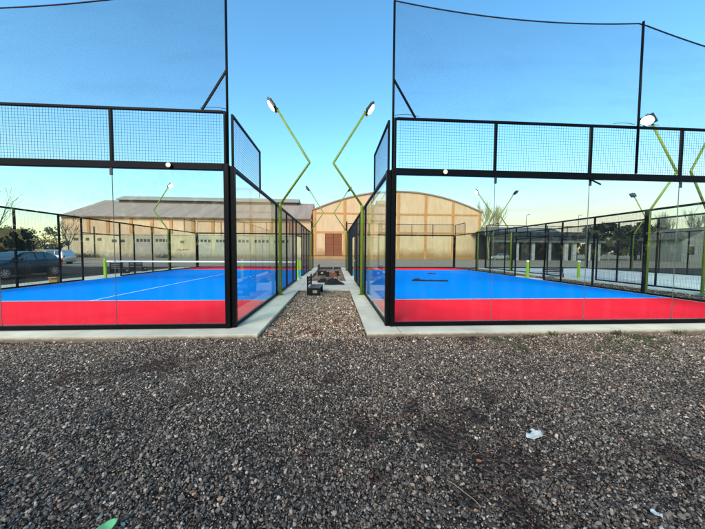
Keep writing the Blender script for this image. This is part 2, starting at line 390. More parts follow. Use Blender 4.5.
# ------------------------------------------------------------------ the glass and mesh enclosure of a court
def mesh_grid(o, du, dv, w, h, pitch=.05, r=.0016):
    """welded wire: o corner, du/dv unit vectors"""
    b = MB(); o, du, dv = Vector(o), Vector(du), Vector(dv)
    nn = du.cross(dv)
    k = int(round(w / pitch))
    for i in range(1, k):
        a = o + du * (w * i / k); b.bar(a, a + dv * h, 2 * r)
    k = int(round(h / pitch))
    for i in range(1, k):
        a = o + dv * (h * i / k) + nn * r * 1.6; b.bar(a, a + du * w, 2 * r)
    return b
def make_enclosure():
    root = empty('padel_enclosure')
    X, Y, Z = (1, 0, 0), (0, 1, 0), (0, 0, 1)
    def post(x, y, z0, z1, dx=.05, dy=.05, bev=.004):
        b = MB(); b.bb((x - dx / 2, y - dy / 2, z0), (x + dx / 2, y + dy / 2, z1)); return b.build('post', M_BLACK, root, bevel=bev)
    def rail(lo, hi): b = MB(); b.bb(lo, hi); return b.build('rail', M_BLACK, root, bevel=.006)
    for yb, sg in ((0, 1), (20, -1)):
        # end wall (glass 3 m, mesh to 4 m)
        ye = yb
        for x in (.05, 9.95):
            post(x, ye, 0, 3.05, .09, .09); post(x + (.02 if x < 5 else -.02), ye, 3.05, 4.0, .04, .04)
        rail((.095, ye - .035, .0), (9.905, ye + .035, .085))
        rail((.095, ye - .045, 2.93), (9.905, ye + .045, 3.05))
        rail((.095, ye - .025, 3.96), (9.905, ye + .025, 4.005))
        for i in range(5):
            b = MB(); b.bb((.097 + i * 1.962 + .006, ye - .006, .088), (.097 + (i + 1) * 1.962 - .006, ye + .006, 2.926)); b.build('glass_panel', M_GLASS, root)
        for x in (2.05, 4.02, 5.98, 7.95): post(x, ye, 3.053, 3.957, .05, .045)
        for x in (2.059, 4.021, 5.983, 7.945):
            b = MB(); b.bb((x - .022, ye - .035, 2.80), (x + .022, ye - .009, 2.928)); b.build('glass_clamp', M_CLAMP, root, bevel=.003)
            b = MB(); b.bb((x - .0022 + (.002 if x < 5 else -.002), ye - .007, .088), (x + .0022 + (.002 if x < 5 else -.002), ye + .007, 2.925)); b.build('joint_seal', M_SEAL, root)
        xs = [.09, 2.05, 4.02, 5.98, 7.95, 9.91]
        for a, c2 in zip(xs[:-1], xs[1:]):
            mesh_grid((a + .025, ye, 3.05), X, Z, c2 - a - .05, .91).build('mesh_panel', M_WIRE, root)
    for xs_, so in ((-.04, -1), (10.04, 1)):
        x = xs_
        for yb, sg in ((.055, 1), (19.945, -1)):
            post(x, yb, 0, 3.02, .085, .10); post(x, yb + sg * .02, 3.02, 3.98, .04, .04)
            y2 = yb + sg * 1.95
            post(x, y2, 3.03, 3.98, .04, .04)
            a, c2 = sorted((yb + sg * .045, y2 + sg * .02))
            rail((x - .02, a, 3.94), (x + .02, c2, 3.985))
            a, c2 = sorted((yb + sg * .04, y2 - sg * .02))
            mesh_grid((x, a, 3.04), Y, Z, c2 - a, .90).build('mesh_panel', M_WIRE, root)
            y4 = yb + sg * 3.95
            ys_ = [yb + sg * .06, y2, y4 - sg * .06]
            for p1, p2 in zip(ys_[:-1], ys_[1:]):
                a, c2 = sorted((p1 + sg * .006, p2 - sg * .006))
                b = MB(); b.bb((x - .006, a, .07), (x + .006, c2, 2.945)); b.build('glass_panel', M_GLASS, root)
            b = MB(); b.bb((x - .02, y2 - .03, .07), (x - .008, y2 + .03, .14)); b.build('glass_clamp', M_CLAMP, root)
            b = MB(); b.bb((x - .022, y2 - .022, 2.82), (x - .008, y2 + .022, 2.943)); b.build('glass_clamp', M_CLAMP, root)
        ys_ = [4.0, 6.0, 7.7, 8.8, 11.2, 12.3, 14.0, 16.0]
        for y in ys_:
            tk = .10 if y in (4.0, 16.0) else .06
            post(x, y, 0, 2.95, .06, tk)
        for a, c2 in ((.105, 8.83), (11.17, 19.895)): rail((x - .03, a, 0), (x + .03, c2, .065))
        rail((x - .035, .105, 2.952), (x + .035, 19.895, 3.02))
        rail((x - .025, 8.832, 2.25), (x + .025, 11.168, 2.30))
        for a, c2 in zip(ys_[:-1], ys_[1:]):
            z0 = 2.3 if a == 8.8 else .065
            mesh_grid((x, a + .05, z0), Y, Z, c2 - a - .1, 2.95 - z0).build('mesh_panel', M_WIRE, root)
    return root
E1 = make_enclosure()
E1.location = (C1X, 0, 0)
tag(E1, 'black framed glass court enclosure on the left, around the court with the strung net', 'court enclosure', 'padel court enclosures')
E2 = copy_tree(E1); E2.location = (C2X, 0, 0)
E2['label'] = 'black framed glass court enclosure around the blue and red court right of the gravel alley'
E3 = copy_tree(E1); E3.location = (C3X, 0, 0)
E3['label'] = 'black enclosure standing on bare pale concrete, seen through the glass at far right'

# lever left hanging on a clamp of the right court
b = MB(); b.bar((0, 0, 0), (.17, -.02, -.085), .022); b.bar((-.05, 0, .03), (0, 0, 0), .03)
tag(b.build('hanging_strap', M_BLACK), 'short black strap end hanging at an angle under the right court front rail', 'strap').location = (C2X + 4.02, -.062, 2.9)

# ------------------------------------------------------------------ tall ball-stop netting over the front walls
def ballnet(x0, posts, label, brace):
    root = empty('ball_stop_net', (x0, 0, 4.0), 0, label, 'safety net', 'ball stop nets above the front walls')
    for px_, top in posts:
        b = MB(); b.tube([(px_, -.048 if abs(px_ - 5) < 1 else 0, -.945), (px_, -.048 if abs(px_ - 5) < 1 else 0, top - 4)], .022, 8); b.build('net_pole', M_BLACK, root, smooth=True)
    (pa, pb, z1) = brace
    b = MB(); b.bar((pa, 0, z1 - 4), (pb, 0, .012), .032); b.build('brace', M_BLACK, root)
    ps = posts
    def top(x):
        for (a, za), (c2, zb) in zip(ps[:-1], ps[1:]):
            if a <= x <= c2 + 1e-6:
                u = (x - a) / (c2 - a); return za + (zb - za) * u - .14 * 4 * u * (1 - u) - 4
    nxn, nzn = 60, 14
    xs = np.linspace(ps[0][0], ps[-1][0], nxn); b = MB()
    for j in range(nzn + 1):
        for x in xs:
            h = top(x); z = .012 + (h - .012) * j / nzn
            y = .05 * math.sin(1.3 * x + 2.2 * z) * math.sin(math.pi * j / nzn) + .03 * math.sin(4.1 * x - 3 * z) * math.sin(math.pi * j / nzn)
            b.v.append((x, y + .002, z))
    for j in range(nzn):
        for i in range(nxn - 1): b.f.append((j * nxn + i, j * nxn + i + 1, (j + 1) * nxn + i + 1, (j + 1) * nxn + i)); b.mi.append(0)
    b.build('netting', M_NET, root, smooth=True)
    b = MB(); b.tube([(x, 0, top(x)) for x in xs], .012, 6); b.build('top_cord', M_CORD, root, smooth=True)
    # gathered slack lying along the rail and creases
    rr = random.Random(3)
    for k in range(0):
        xa = rr.uniform(ps[0][0] + .3, ps[-1][0] - 1.5); ln = rr.uniform(.6, 1.5); zz = rr.uniform(.06, .55)
        pts = [(xa + ln * q / 8, .03 + .02 * math.sin(q), max(.03, zz - .22 * ln * q / 8 + .03 * math.sin(q * 1.3))) for q in range(9)]
        sl = MB(); sl.tube(pts, [.0008 + .0022 * math.sin(math.pi * q / 8) for q in range(9)], 5); sl.build('net_crease', M_CORD, root, smooth=True)
    for (a, c2) in zip(ps[:-1], ps[1:]):
        xa, xb = a[0] + .03, a[0] + .5
        sl = MB(); sl.tube([(xa + (xb - xa) * q / 6, .0, .035 + .03 * math.sin(math.pi * (q + .6) / 7)) for q in range(7)], .005, 5); sl.build('net_crease', M_CORD, root, smooth=True)
        sl = MB(); sl.tube([(c2[0] - .03 - .45 * q / 6, .0, .035 + .03 * math.sin(math.pi * (q + .6) / 7)) for q in range(7)], .005, 5); sl.build('net_crease', M_CORD, root, smooth=True)
ballnet(C1X, [(.024, 5.3), (4.98, 5.5), (9.977, 6.28)], 'tall dark blue ball netting stretched above the left court front wall', (9.97, 9.53, 4.72))
ballnet(C2X, [(.024, 6.13), (4.96, 6.0), (9.976, 5.1)], 'tall dark blue ball netting stretched above the right court front wall', (.03, .45, 4.70))

# ------------------------------------------------------------------ zigzag lamp posts
def lamp_post(x, y, bulge, label, lit=True, knee=4.36, top=6.05, reach=.96, dx=0):
    """bulge +1: the elbow leans to +x; the head returns over the court"""
    root = empty('floodlight_post', (x, y, 0), 0, label, 'light post', 'bent lime floodlight posts')
    hd = (-.10 * bulge, 0, top)
    b = MB(); b.tube([(0, 0, 0), (0, 0, 2.94), (0.02 * bulge, 0, 3.0)], .055, 10); b.build('column', M_LIME, root, smooth=True)
    b = MB(); b.tube([(0, 0, 2.98), (reach * .98 * bulge, 0, knee - .03), (reach * bulge, 0, knee), (reach * .98 * bulge, 0, knee + .04), hd], .038, 8); b.build('bent_arm', M_LIME, root, smooth=True)
    b = MB(); b.bb((-.1, -.1, 0), (.1, .1, .012)); b.build('base_plate', M_LIME, root)
    # head tilted toward the court (away from the bulge)
    d = Vector((-.8 * bulge, 0, -.6)).normalized()
    rot = d.to_track_quat('Z', 'Y').to_matrix()
    cpt = Vector(hd) + Vector((-.13 * bulge, 0, .10))
    b = MB(); b.box(cpt, (.42, .34, .07), rot); b.bar(hd, cpt, .03)
    for q in range(-3, 4): b.box(cpt + rot @ Vector((0, q * .04, -.055)), (.32, .008, .04), rot)
    h = b.build('lamp_head', M_LAMPHEAD, root, bevel=.006)
    b = MB(); b.lathe([(.20, .036), (.205, .044), (.19, .062), (.15, .082), (.09, .096), (.02, .102)], (0, 0, 0), 20)
    b.v = [tuple(cpt + rot @ Vector((p[0], p[1] * .8, p[2]))) for p in b.v]; b.build('lamp_lens', M_LIT if lit else M_DARKLENS, h, smooth=True)
    for q in (-1, 1):
        b = MB(); b.box(cpt + rot @ Vector((0, q * .185, -.02)), (.05, .012, .16), rot); b.build('bracket', M_LAMPHEAD, root)
    b = MB(); b.tube([Vector(hd) + Vector((.06 * bulge, .03, -.1)), Vector(hd) + Vector((-.02 * bulge, .06, -.08)), cpt - d * .05], .008, 5); b.build('cable', M_RUBBER, root)
    if lit:
        L = bpy.data.lights.new('floodlight', 'SPOT'); L.energy = 700; L.spot_size = R(110); L.spot_blend = .6; L.color = (1, .95, .85); L.shadow_soft_size = .35
        o = bpy.data.objects.new('floodlight', L); COL.objects.link(o); o.parent = root
        o.location = cpt + d * .08; o.rotation_euler = d.to_track_quat('-Z', 'Y').to_euler()
lamp_post(C1X + 10.16, 4.02, 1, 'lime lamp post with a lit head, nearest of those left of the gravel alley')
lamp_post(C2X - .16, 4.02, -1, 'lime lamp post with a lit head, nearest of those right of the gravel alley')
lamp_post(C1X + 10.16, 16, 1, 'small unlit lamp post at the far end of the alley, left side', False)
lamp_post(C2X - .16, 16, -1, 'small unlit lamp post at the far end of the alley, right side', False)
lamp_post(C1X - .16, 16, -1, 'lit lime lamp post on the far side of the left court before the long warehouse')
lamp_post(C2X + 10.16, 16, 1, 'lit thin lamp post beside the right edge of the arched hangar', reach=1.0, knee=4.6)
lamp_post(C3X - .16, 16, -1, 'unlit lamp post with a dark head left of the pale concrete court', False)
lamp_post(C2X + 10.16, 4.02, 1, 'large lime lamp post shining over the front rail at the right')
lamp_post(C3X - .6, 4.02, -1, 'lime lamp post cut by the right edge of the photo', knee=4.4, reach=.75)
lamp_post(C3X + 10.16, 16, 1, 'unlit floodlight post behind the pale concrete court', False)
lamp_post(C1X - .16, 4.02, -1, 'lime lamp post left of the left court, outside the frame edge')

def add_rail_glint(x, label):  # added glowing disc standing in for a reflected glint on the rail, no lamp
    root = empty('rail_glint', (x, -.047, 2.985), 0, label, 'glint_spot', 'small added glints on the front rails')
    b = MB(); b.lathe([(.045, -.0), (.05, -.02), (.046, -.045)], (0, 0, 0), 16, 'y'); b.build('glint_body', M_LAMPHEAD, root)
    b = MB(); b.lathe([(.040, -.046), (.036, -.054), (.02, -.060), (.004, -.062)], (0, 0, 0), 16, 'y'); b.build('lamp_lens', M_GLINT, root, smooth=True)  # glowing front of the glint disc
add_rail_glint(-2.97, 'small round glow added as a glint on the black front rail of the left court')
add_rail_glint(2.06 + .05, 'small round glow added as a glint on the black front rail of the right court')

# ------------------------------------------------------------------ court nets and net posts
root = empty('court_net', (C1X, 10, .005), 0, 'low court net with a white top tape strung across the left court', 'net')
for x in (.05, 9.95):
    b = MB(); b.bb((x - .055, -.05, 0), (x + .055, .05, 1.02)); b.build('net_post', M_LIME2, root, bevel=.008)
b = MB()
for i in range(2): b.bb((.11 + i * 4.89, -.012 - .002 * i, .84), (5.0 + i * 4.89, .012 + .002 * i, .905))
b.build('top_tape', M_TAPE, root)
mesh_grid((.11, 0, .02), (1, 0, 0), (0, 0, 1), 9.78, .82, .06, .0012).build('net_mesh', M_WIRE, root)
def net_post(x, y, label):
    r_ = empty('net_post', (x, y, 0), 0, label, 'net post', 'lime net posts')
    b = MB(); b.bb((-.06, -.05, 0), (.06, .05, .93)); b.build('shaft', M_LIME2, r_, bevel=.008)
    b = MB(); b.bb((-.062, -.052, .931), (.062, .052, 1.02)); b.build('cap', M_WHITE, r_, bevel=.012)
net_post(C2X + 9.98, 10, 'lime net post with a white cap at the right side of the right court')
net_post(C3X + .06, 10, 'lime net post with a white cap standing on the pale concrete court')
net_post(C2X + .05, 10, 'lime net post behind the right alley glass, at the left side of the right court')
b = MB(); b.bb((-.05, -.05, 0), (.05, .05, .5))
r_ = empty('marker_post', (C1X + 10.17, 9.4, 0), 0, 'short lime and teal post standing by the left alley wall', 'post')
b.build('lower_shaft', M_TEAL, r_, bevel=.006); b = MB(); b.bb((-.05, -.05, .502), (.05, .05, 1.0)); b.build('upper_shaft', M_LIME2, r_, bevel=.006)

# things lying on the right court
b = MB()
def lump(b, c, d, seed, n=10, m=7):
    rr = random.Random(seed); base = len(b.v)
    for j in range(m):
        ph = math.pi * .5 * (j / (m - 1)); 
        for i in range(n):
            a = 2 * math.pi * i / n; k = 1 + rr.uniform(-.18, .18)
            b.v.append((c[0] + d[0] * math.cos(ph) * math.cos(a) * k, c[1] + d[1] * math.cos(ph) * math.sin(a) * k, c[2] + d[2] * math.sin(ph) * (1 + rr.uniform(-.12, .12))))
    for j in range(m - 1):
        for i in range(n):
            i2 = (i + 1) % n; b.f.append((base + j * n + i, base + j * n + i2, base + (j + 1) * n + i2, base + (j + 1) * n + i)); b.mi.append(0)
lump(b, (-.62, .05, 0), (.26, .16, .13), 1)
b.tube([(-.5 + q * .14, .03 * math.sin(q * 1.7), .02 + .015 * abs(math.sin(q))) for q in range(11)], [.035 + .02 * abs(math.sin(q * 1.9)) for q in range(11)], 7)
o = b.build('rolled_net', M_BAG, smooth=True); o.location = (4.75, 8.3, .006); o.rotation_euler = (0, 0, -.12)
tag(o, 'dark rolled up net lying on the blue floor of the right court', 'net roll')
b = MB(); b.tube([(-.28, 0, .022), (0, .02, .03), (.3, -.02, .02)], [.02, .04, .02], 6); o = b.build('dark_cloth', M_BAG, smooth=True)
o.location = (6.45, 12.9, .006); tag(o, 'small dark cloth strip lying far back on the blue floor', 'cloth')

# ------------------------------------------------------------------ benches, bags, boxes around the alley
def make_bench():
    root = empty('slatted_bench')
    # length along y, back on the -x side
    b = MB()
    for i in range(4): b.bb((-.20 + i * .105, 0, .29), (-.20 + i * .105 + .095, 1.05, .315))
    b.build('seat', M_BWOODT, root, bevel=.004)
    b = MB()
    for i in range(3): b.bb((-.245, 0, .36 + i * .105), (-.222, 1.05, .36 + i * .105 + .075))
    b.build('backrest', M_BWOOD, root, bevel=.004)
    for y in (.0, 1.0):
        b = MB(); b.bb((-.20, y, .0), (.21, y + .05, .288)); e_ = b.build('end_panel', M_BWOOD, root, bevel=.004)
        b = MB(); b.bb((-.25, y, 0), (-.205, y + .05, .70)); b.build('back_post', M_BWOOD, root, bevel=.004)
    b = MB(); b.bb((-.05, -.008, .12), (.10, -.001, .22)); b.build('label_plate', M_PLATE, root)
    return root
B1 = make_bench(); B1.location = (-.68, 4.22, GZ); B1.rotation_euler = (0, 0, -.04)
tag(B1, 'low dark slatted wood bench with a grey end plate on the near alley gravel', 'bench', 'dark slatted benches')
for loc, rz, lab in (((-.80, 12.6, GZ), -.04, 'dark slatted bench on the far alley gravel beyond the pale concrete pad'),
                     ((-13.15, 13.3, 0), 1.57 - .3, 'dark slatted bench with an open ladder back outside the left court, behind its net post'),
                     ((-13.25, 15.2, 0), 1.57 - .2, 'dark slatted bench behind the ladder back bench outside the left court'),
                     ((12.9, 11.2, GZ), -2.2, 'dark slatted bench between the right court and the pale concrete court')):
    o = copy_tree(B1); o.location = loc; o.rotation_euler = (0, 0, rz); o['label'] = lab
def bag(loc, rz, d, seed, label):
    root = empty('sports_bag', loc, rz, label, 'bag', 'black bags on the concrete pad')
    b = MB(); lump(b, (0, 0, 0), (d[0] * .7, d[1], d[2]), seed, 14, 8); lump(b, (d[0] * .55, .05, 0), (d[0] * .6, d[1] * .8, d[2] * .55), seed + 5, 12, 6); lump(b, (-d[0] * .5, -.06, 0), (d[0] * .55, d[1] * .8, d[2] * .8), seed + 7, 12, 6); lump(b, (d[0] * 1.0, -.04, 0), (d[0] * .4, d[1] * .5, d[2] * .3), seed + 9, 11, 5); b.build('body', M_BAG, root, smooth=True)
    b = MB(); b.tube([(-d[0] * .55 + d[0] * 1.1 * q / 8, -d[1] * .45, d[2] * .75 + .11 * math.sin(math.pi * q / 8)) for q in range(9)], .012, 6); b.build('strap', M_BAG, root, smooth=True)
    return root
bag((-.52, 7.95, 0), .1, (.26, .18, .17), 4, 'smaller black bag lying left on the pale concrete pad in the alley')
r_ = bag((-.03, 7.05, 0), -.1, (.36, .24, .27), 9, 'larger black bag with a white top lying on the pale concrete pad')
b = MB(); lump(b, (.05, .02, .255), (.09, .07, .05), 2, 10, 5); b.build('white_towel', M_WHITE, r_, smooth=True)
b = MB(); lump(b, (-.14, .0, .17), (.1, .08, .07), 12, 10, 5); b.build('maroon_cloth', mat('maroon_cloth', (.16, .02, .04), .9), r_, smooth=True)
M_ORANGE = mat('orange_plastic', (.22, .07, .025), .6)
def crate(loc, rz, d, m, label):
    root = empty('plastic_crate', loc, rz, label, 'crate', 'crates at the alley end')
    b = MB(); w, l, h = d; tk = .02
    b.bb((-w / 2, -l / 2, 0), (w / 2, l / 2, tk))
    b.bb((-w / 2, -l / 2, tk), (w / 2, -l / 2 + tk, h)); b.bb((-w / 2, l / 2 - tk, tk), (w / 2, l / 2, h))
    b.bb((-w / 2, -l / 2 + tk, tk), (-w / 2 + tk, l / 2 - tk, h)); b.bb((w / 2 - tk, -l / 2 + tk, tk), (w / 2, l / 2 - tk, h)); b.build('tray', m, root)
    b = MB(); b.bb((-w / 2 - .015, -l / 2 - .015, h - .04), (w / 2 + .015, -l / 2 - .001, h)); b.build('rim', m, root)
crate((-.05, 11.6, GZ), .2, (.34, .3, .24), M_ORANGE, 'orange crate on the far alley gravel, right of the dark bench')
crate((.18, 12.2, GZ), -.3, (.16, .3, .32), M_BWOOD, 'narrow dark crate standing on the far alley gravel beside the orange one')
crate((-.42, 11.9, GZ), .1, (.22, .3, .28), M_BAG, 'black crate on the far alley gravel next to the dark bench')
root = empty('folding_table', (.25, 16.5, GZ), .1, 'pale folding table with thin legs at the far end of the alley', 'table')
b = MB(); b.bb((-.4, -.25, .70), (.4, .25, .73)); b.build('table_top', M_PLATE, root)
for sx_ in (-.34, .34):
    for sy_ in (-.2, .2):
        b = MB(); b.tube([(sx_, sy_, 0), (sx_ * .9, sy_, .70)], .012, 6); b.build('leg', M_PLATE, root)
M_CARD = mat('cardboard', (.42, .25, .09), .9, var=.25, scale=6)
root = empty('cardboard_box', (C1X - .35, 7.75, 0), .3, 'small open ochre cardboard box on the concrete outside the left court', 'box')
b = MB()
for (lo, hi) in (((-.14, -.1, 0), (.14, .1, .01)), ((-.14, -.1, .01), (.14, -.09, .24)), ((-.14, .09, .01), (.14, .1, .24)), ((-.14, -.09, .01), (-.13, .09, .24)), ((.13, -.09, .01), (.14, .09, .24))): b.bb(lo, hi)
b.build('carton', M_CARD, root)
b = MB(); b.box((0, -.15, .25), (.27, .11, .006), Euler((.35, 0, 0)).to_matrix()); b.build('flap', M_CARD, root)

# ------------------------------------------------------------------ litter on the gravel
def sheet_thing(name, loc, rz, w, l, curl, m, label, cat, outline=None, seed=0):
    rr = random.Random(seed); b = MB(); n = 10
    pts = []
    for j in range(n + 1):
        for i in range(n + 1):
            u, v = i / n * 2 - 1, j / n * 2 - 1
            ww = outline(v) if outline else 1
            pts.append((u * ww * w / 2, v * l / 2, .012 + curl * (.35 * u * u + .3 * math.sin(3.1 * u + 2 * v + seed) * .5 + .3 * math.sin(5 * v + seed * 2) * .5) + rr.uniform(-.1, .1) * curl))
    b.v = pts
    for j in range(n):
        for i in range(n): a = j * (n + 1) + i; b.f.append((a, a + 1, a + n + 2, a + n + 1)); b.mi.append(0)
    o = b.build(name, m, smooth=True); md = o.modifiers.new('thick', 'SOLIDIFY'); md.thickness = .0012
    o.location = loc; o.rotation_euler = (.05, 0, rz); return tag(o, label, cat)
M_TISSUE = mat('tissue_paper', (.46, .48, .46), .9)
M_LEAF = mat('green_leaf', (.14, .50, .20), .6, var=.25, scale=30)
M_LEAF2 = mat('orange_leaf', (.50, .26, .13), .7, var=.3, scale=30)
zg = GZ + .02
sheet_thing('crumpled_tissue', (1.65, -3.24, zg + .004), .25, .17, .075, .035, M_TISSUE, 'crumpled white tissue lying on the gravel right of centre', 'tissue', lambda v: .55 + .45 * math.cos(v * 1.6 + .3), 3)
sheet_thing('torn_tissue', (1.70, -3.20, zg + .008), -.5, .10, .035, .02, M_TISSUE, 'thin torn strip of white tissue touching the crumpled tissue', 'tissue', lambda v: 1 - .5 * abs(v), 8)
sheet_thing('green_leaf', (-1.225, -3.865, zg + .012), -.45, .075, .12, .02, M_LEAF, 'fresh green leaf on the gravel at the bottom left', 'leaf', lambda v: max(.06, math.cos(v * 1.5) ** .8), 5)
sheet_thing('dry_leaf', (.51, -3.67, zg + .006), .4, .028, .03, .006, M_LEAF2, 'round pale orange leaf on the gravel near the bottom centre', 'leaf', lambda v: max(.1, math.sqrt(max(0, 1 - v * v))), 6)
sheet_thing('dry_leaf', (1.05, -3.49, zg + .006), 1, .03, .036, .008, mat('rust_leaf', (.36, .10, .03), .7), 'small rust orange leaf on the gravel below the tissue', 'leaf', lambda v: max(.1, math.sqrt(max(0, 1 - v * v))), 7)
sheet_thing('paper_scrap', (1.87, -3.95, zg + .004), .8, .045, .05, .012, M_TISSUE, 'small white paper scrap on the gravel at the bottom right', 'paper', lambda v: .7 + .3 * math.sin(4 * v), 9)
M_STRAW = mat('dry_stem', (.30, .25, .17), .8)
b = MB(); b.tube([(-.05 + .012 * math.sin(q * .5), -.12 + .03 * q, .014 + .004 * math.sin(q * 1.2)) for q in range(9)], .0022, 5)
o = b.build('curved_twig', M_STRAW, smooth=True); o.location = (.86, -3.72, zg); o.rotation_euler = (0, 0, .5); tag(o, 'thin curved pale twig lying on the gravel near the bottom', 'twig')
# short dry stems and low weeds: nobody could count them
b = MB(); rr = random.Random(5); k = 0
while k < 900:
    x, y = rr.uniform(-3, 5), rr.uniform(-4, -.8)
    if soil(np.array([x]), np.array([y]))[0] < .0 and rr.random() < .8: continue
    a = rr.uniform(0, 6.28); l = rr.uniform(.02, .07); c_ = rr.uniform(-.4, .4); k += 1
    b.tube([(x + l * q / 3 * math.cos(a + c_ * q), y + l * q / 3 * math.sin(a + c_ * q), GZ + .022 + .006 * rr.random()) for q in range(4)], .0014, 3, False)
tag(b.build('dry_stems', mat('brown_stem', (.15, .06, .04), .9, col2=(.28, .2, .14), scale=3)), 'scattered short dry brown stems among the gravel', 'dry stems', kind='stuff')
M_WEED = mat('weed_green', (.045, .075, .025), .8, col2=(.08, .07, .03), scale=4)
def blades(b, x, y, n, h, sp, rr, z=GZ):
    for _ in range(n):
        a = rr.uniform(0, 6.28); r = rr.uniform(0, sp); hh = h * rr.uniform(.4, 1); w = rr.uniform(.004, .009)
        bx, by = x + r * math.cos(a), y + r * math.sin(a); t2 = a + rr.uniform(-.8, .8); ln = hh * rr.uniform(.3, .9)
        s2 = Vector((-math.sin(t2), math.cos(t2), 0)) * w
        p0 = Vector((bx, by, z + .003)); p1 = p0 + Vector((math.cos(t2) * ln * .5, math.sin(t2) * ln * .5, hh * .7)); p2 = p0 + Vector((math.cos(t2) * ln, math.sin(t2) * ln, hh))
        b.add([p0 - s2, p0 + s2, p1 + s2 * .8, p1 - s2 * .8, p2], [(0, 1, 2, 3), (3, 2, 4)])
b = MB(); rr = random.Random(8)
for _ in range(420):
    x = rr.uniform(2.2, 8.5); y = -.55 - abs(rr.gauss(0, .55))
    if nz2(np.array([x]), np.array([y]), 2.5, 9)[0] < -.05: continue
    blades(b, x, y, 9, .035, .07, rr, GZ + .012)
tag(b.build('low_weeds', M_WEED), 'patchy low weeds creeping over the gravel before the right court', 'weeds', kind='stuff')
for x, y, h, lab in ((4.05, -.47, .10, 'small green weed tuft against the right court kerb, left of the others'), (5.35, -.48, .13, 'bushiest green weed tuft growing against the right court kerb'), (6.6, -.47, .10, 'small green weed tuft at the kerb near the right edge')):
    b = MB(); blades(b, 0, 0, 38, h, .10, rr, 0); o = b.build('weed_tuft', M_WEED); o.location = (x, y, GZ); tag(o, lab, 'weed', 'weed tufts at the kerb')

# ------------------------------------------------------------------ buildings behind
GB = GZ - .05
M_HWALL = bandmat('peach_render', (.64, .445, .275), (.35, .19, .08), 0.6, 2.4, (.56, .385, .235), .35)
M_HTRIM = mat('ochre_trim', (.56, .27, .09), .85, var=.2, scale=1.5)
M_ROOF = mat('fibre_cement_roof', (.38, .29, .235), .9, col2=(.30, .225, .18), scale=.25, stretch=(3, .3, .3), spec=.05)
M_DOOR = mat('brown_planks', (.30, .085, .028), .7, col2=(.16, .045, .015), scale=2, stretch=(6, 1, .6))
HX0, HX1, HY = -4.75, 34.0, 58.0
def arch(x): return 15.1 - (x - 14.65) ** 2 * .0118
root = empty('arched_hangar', (0, HY, GB), 0, 'big peach hangar with an arched roof and ochre pilasters at the end of the alley', 'hangar')
n = 40; xs = [HX0 + (HX1 - HX0) * i / n for i in range(n + 1)]
dx0, dx1, dzt = -2.1, 1.75, 5.6
b = MB()
front = [(x, arch(x)) for x in xs]
poly_r = [(dx1, 0), (HX1, 0)] + [(x, arch(x)) for x in reversed(xs) if x > dx1] + [(dx1, arch(dx1))]
poly_l = [(HX0, 0), (dx0, 0), (dx0, arch(dx0))] + [(x, arch(x)) for x in reversed(xs) if x < dx0]
poly_m = [(dx0, dzt), (dx1, dzt), (dx1, arch(dx1))] + [(x, arch(x)) for x in reversed(xs) if dx0 < x < dx1] + [(dx0, arch(dx0))]
for pl in (poly_r, poly_l, poly_m): b.prism(pl, 'y', 0, .4)
b.bb((HX0, .4, 0), (HX0 + .4, 40, arch(HX0))); b.bb((HX1 - .4, .4, 0), (HX1, 40, arch(HX1)))
b.build('wall', M_HWALL, root, fix=True)
b = MB()
for i in range(n):
    x1, x2 = xs[i], xs[i + 1]
    if i == 0: x1 -= .25
    if i == n - 1: x2 += .25
    z1, z2 = arch(xs[i]), arch(xs[i + 1])
    b.add([(x1, -.3, z1 + .01), (x2, -.3, z2 + .01), (x2, 40, z2 + .01), (x1, 40, z1 + .01), (x1, -.3, z1 + .3), (x2, -.3, z2 + .3), (x2, 40, z2 + .3), (x1, 40, z1 + .3)],
          [(0, 1, 5, 4), (4, 5, 6, 7), (0, 3, 2, 1), (3, 7, 6, 2)])
b.build('roof', mat('hangar_roof', (.33, .24, .17), .9, var=.2, scale=.5), root)
for px_ in (-4.4, 2.3, 8.5, 14.5, 20.8, 27.2, 33.6):
    b = MB(); b.bb((px_ - .28, -.16, 0), (px_ + .28, -.002, arch(px_) - .1)); b.build('pilaster', M_HTRIM, root)
for z, hh in ((10.15, .34), (5.95, .4)):
    ps = [-4.4, 2.3, 8.5, 14.5, 20.8, 27.2, 33.6]
    for a, c2 in zip(ps[:-1], ps[1:]):
        b = MB(); b.bb((a + .28, -.10, z - hh / 2), (c2 - .28, -.002, z + hh / 2)); b.build('band', M_HTRIM, root)
d = empty('door', (0, 0, 0)); bpy.data.objects.remove(d)
for (a, c2) in ((dx0 + .02, (dx0 + dx1) / 2 - .03), ((dx0 + dx1) / 2 + .03, dx1 - .02)):
    b = MB(); k = 7; w = (c2 - a) / k
    for i in range(k): b.bb((a + i * w + .015, .12, .1), (a + (i + 1) * w - .015, .17, dzt - .15 - (.25 if i in (1, 4) else 0)))
    b.bb((a, .171, .05), (c2, .2, dzt - .02)); dr = b.build('door', M_DOOR, root)
    for z in (.7, 2.0, 3.3, 4.8):
        b = MB(); b.bb((a, .06, z), (c2, .118, z + .2)); b.build('batten', M_DOOR, dr)
b = MB(); b.bb((dx0 - .3, .42, 0), (dx1 + .3, .6, dzt + .3)); b.build('door_backing', mat('dark_interior', (.02, .015, .012), .9), root)
root = empty('low_wall', (-.5, 48, GB), 0, 'low tan wall with a dark rail on top before the brown hangar door', 'wall')
b = MB(); b.bb((-5.5, 0, 0), (5.5, .3, .75)); b.build('masonry', bandmat('tan_wall', (.42, .26, .13), (.30, .17, .08), 0, .4), root)
b = MB(); b.bb((-5.6, -.05, .751), (5.6, .35, .87)); b.build('coping', mat('dark_coping', (.12, .085, .06), .8, var=.3), root)

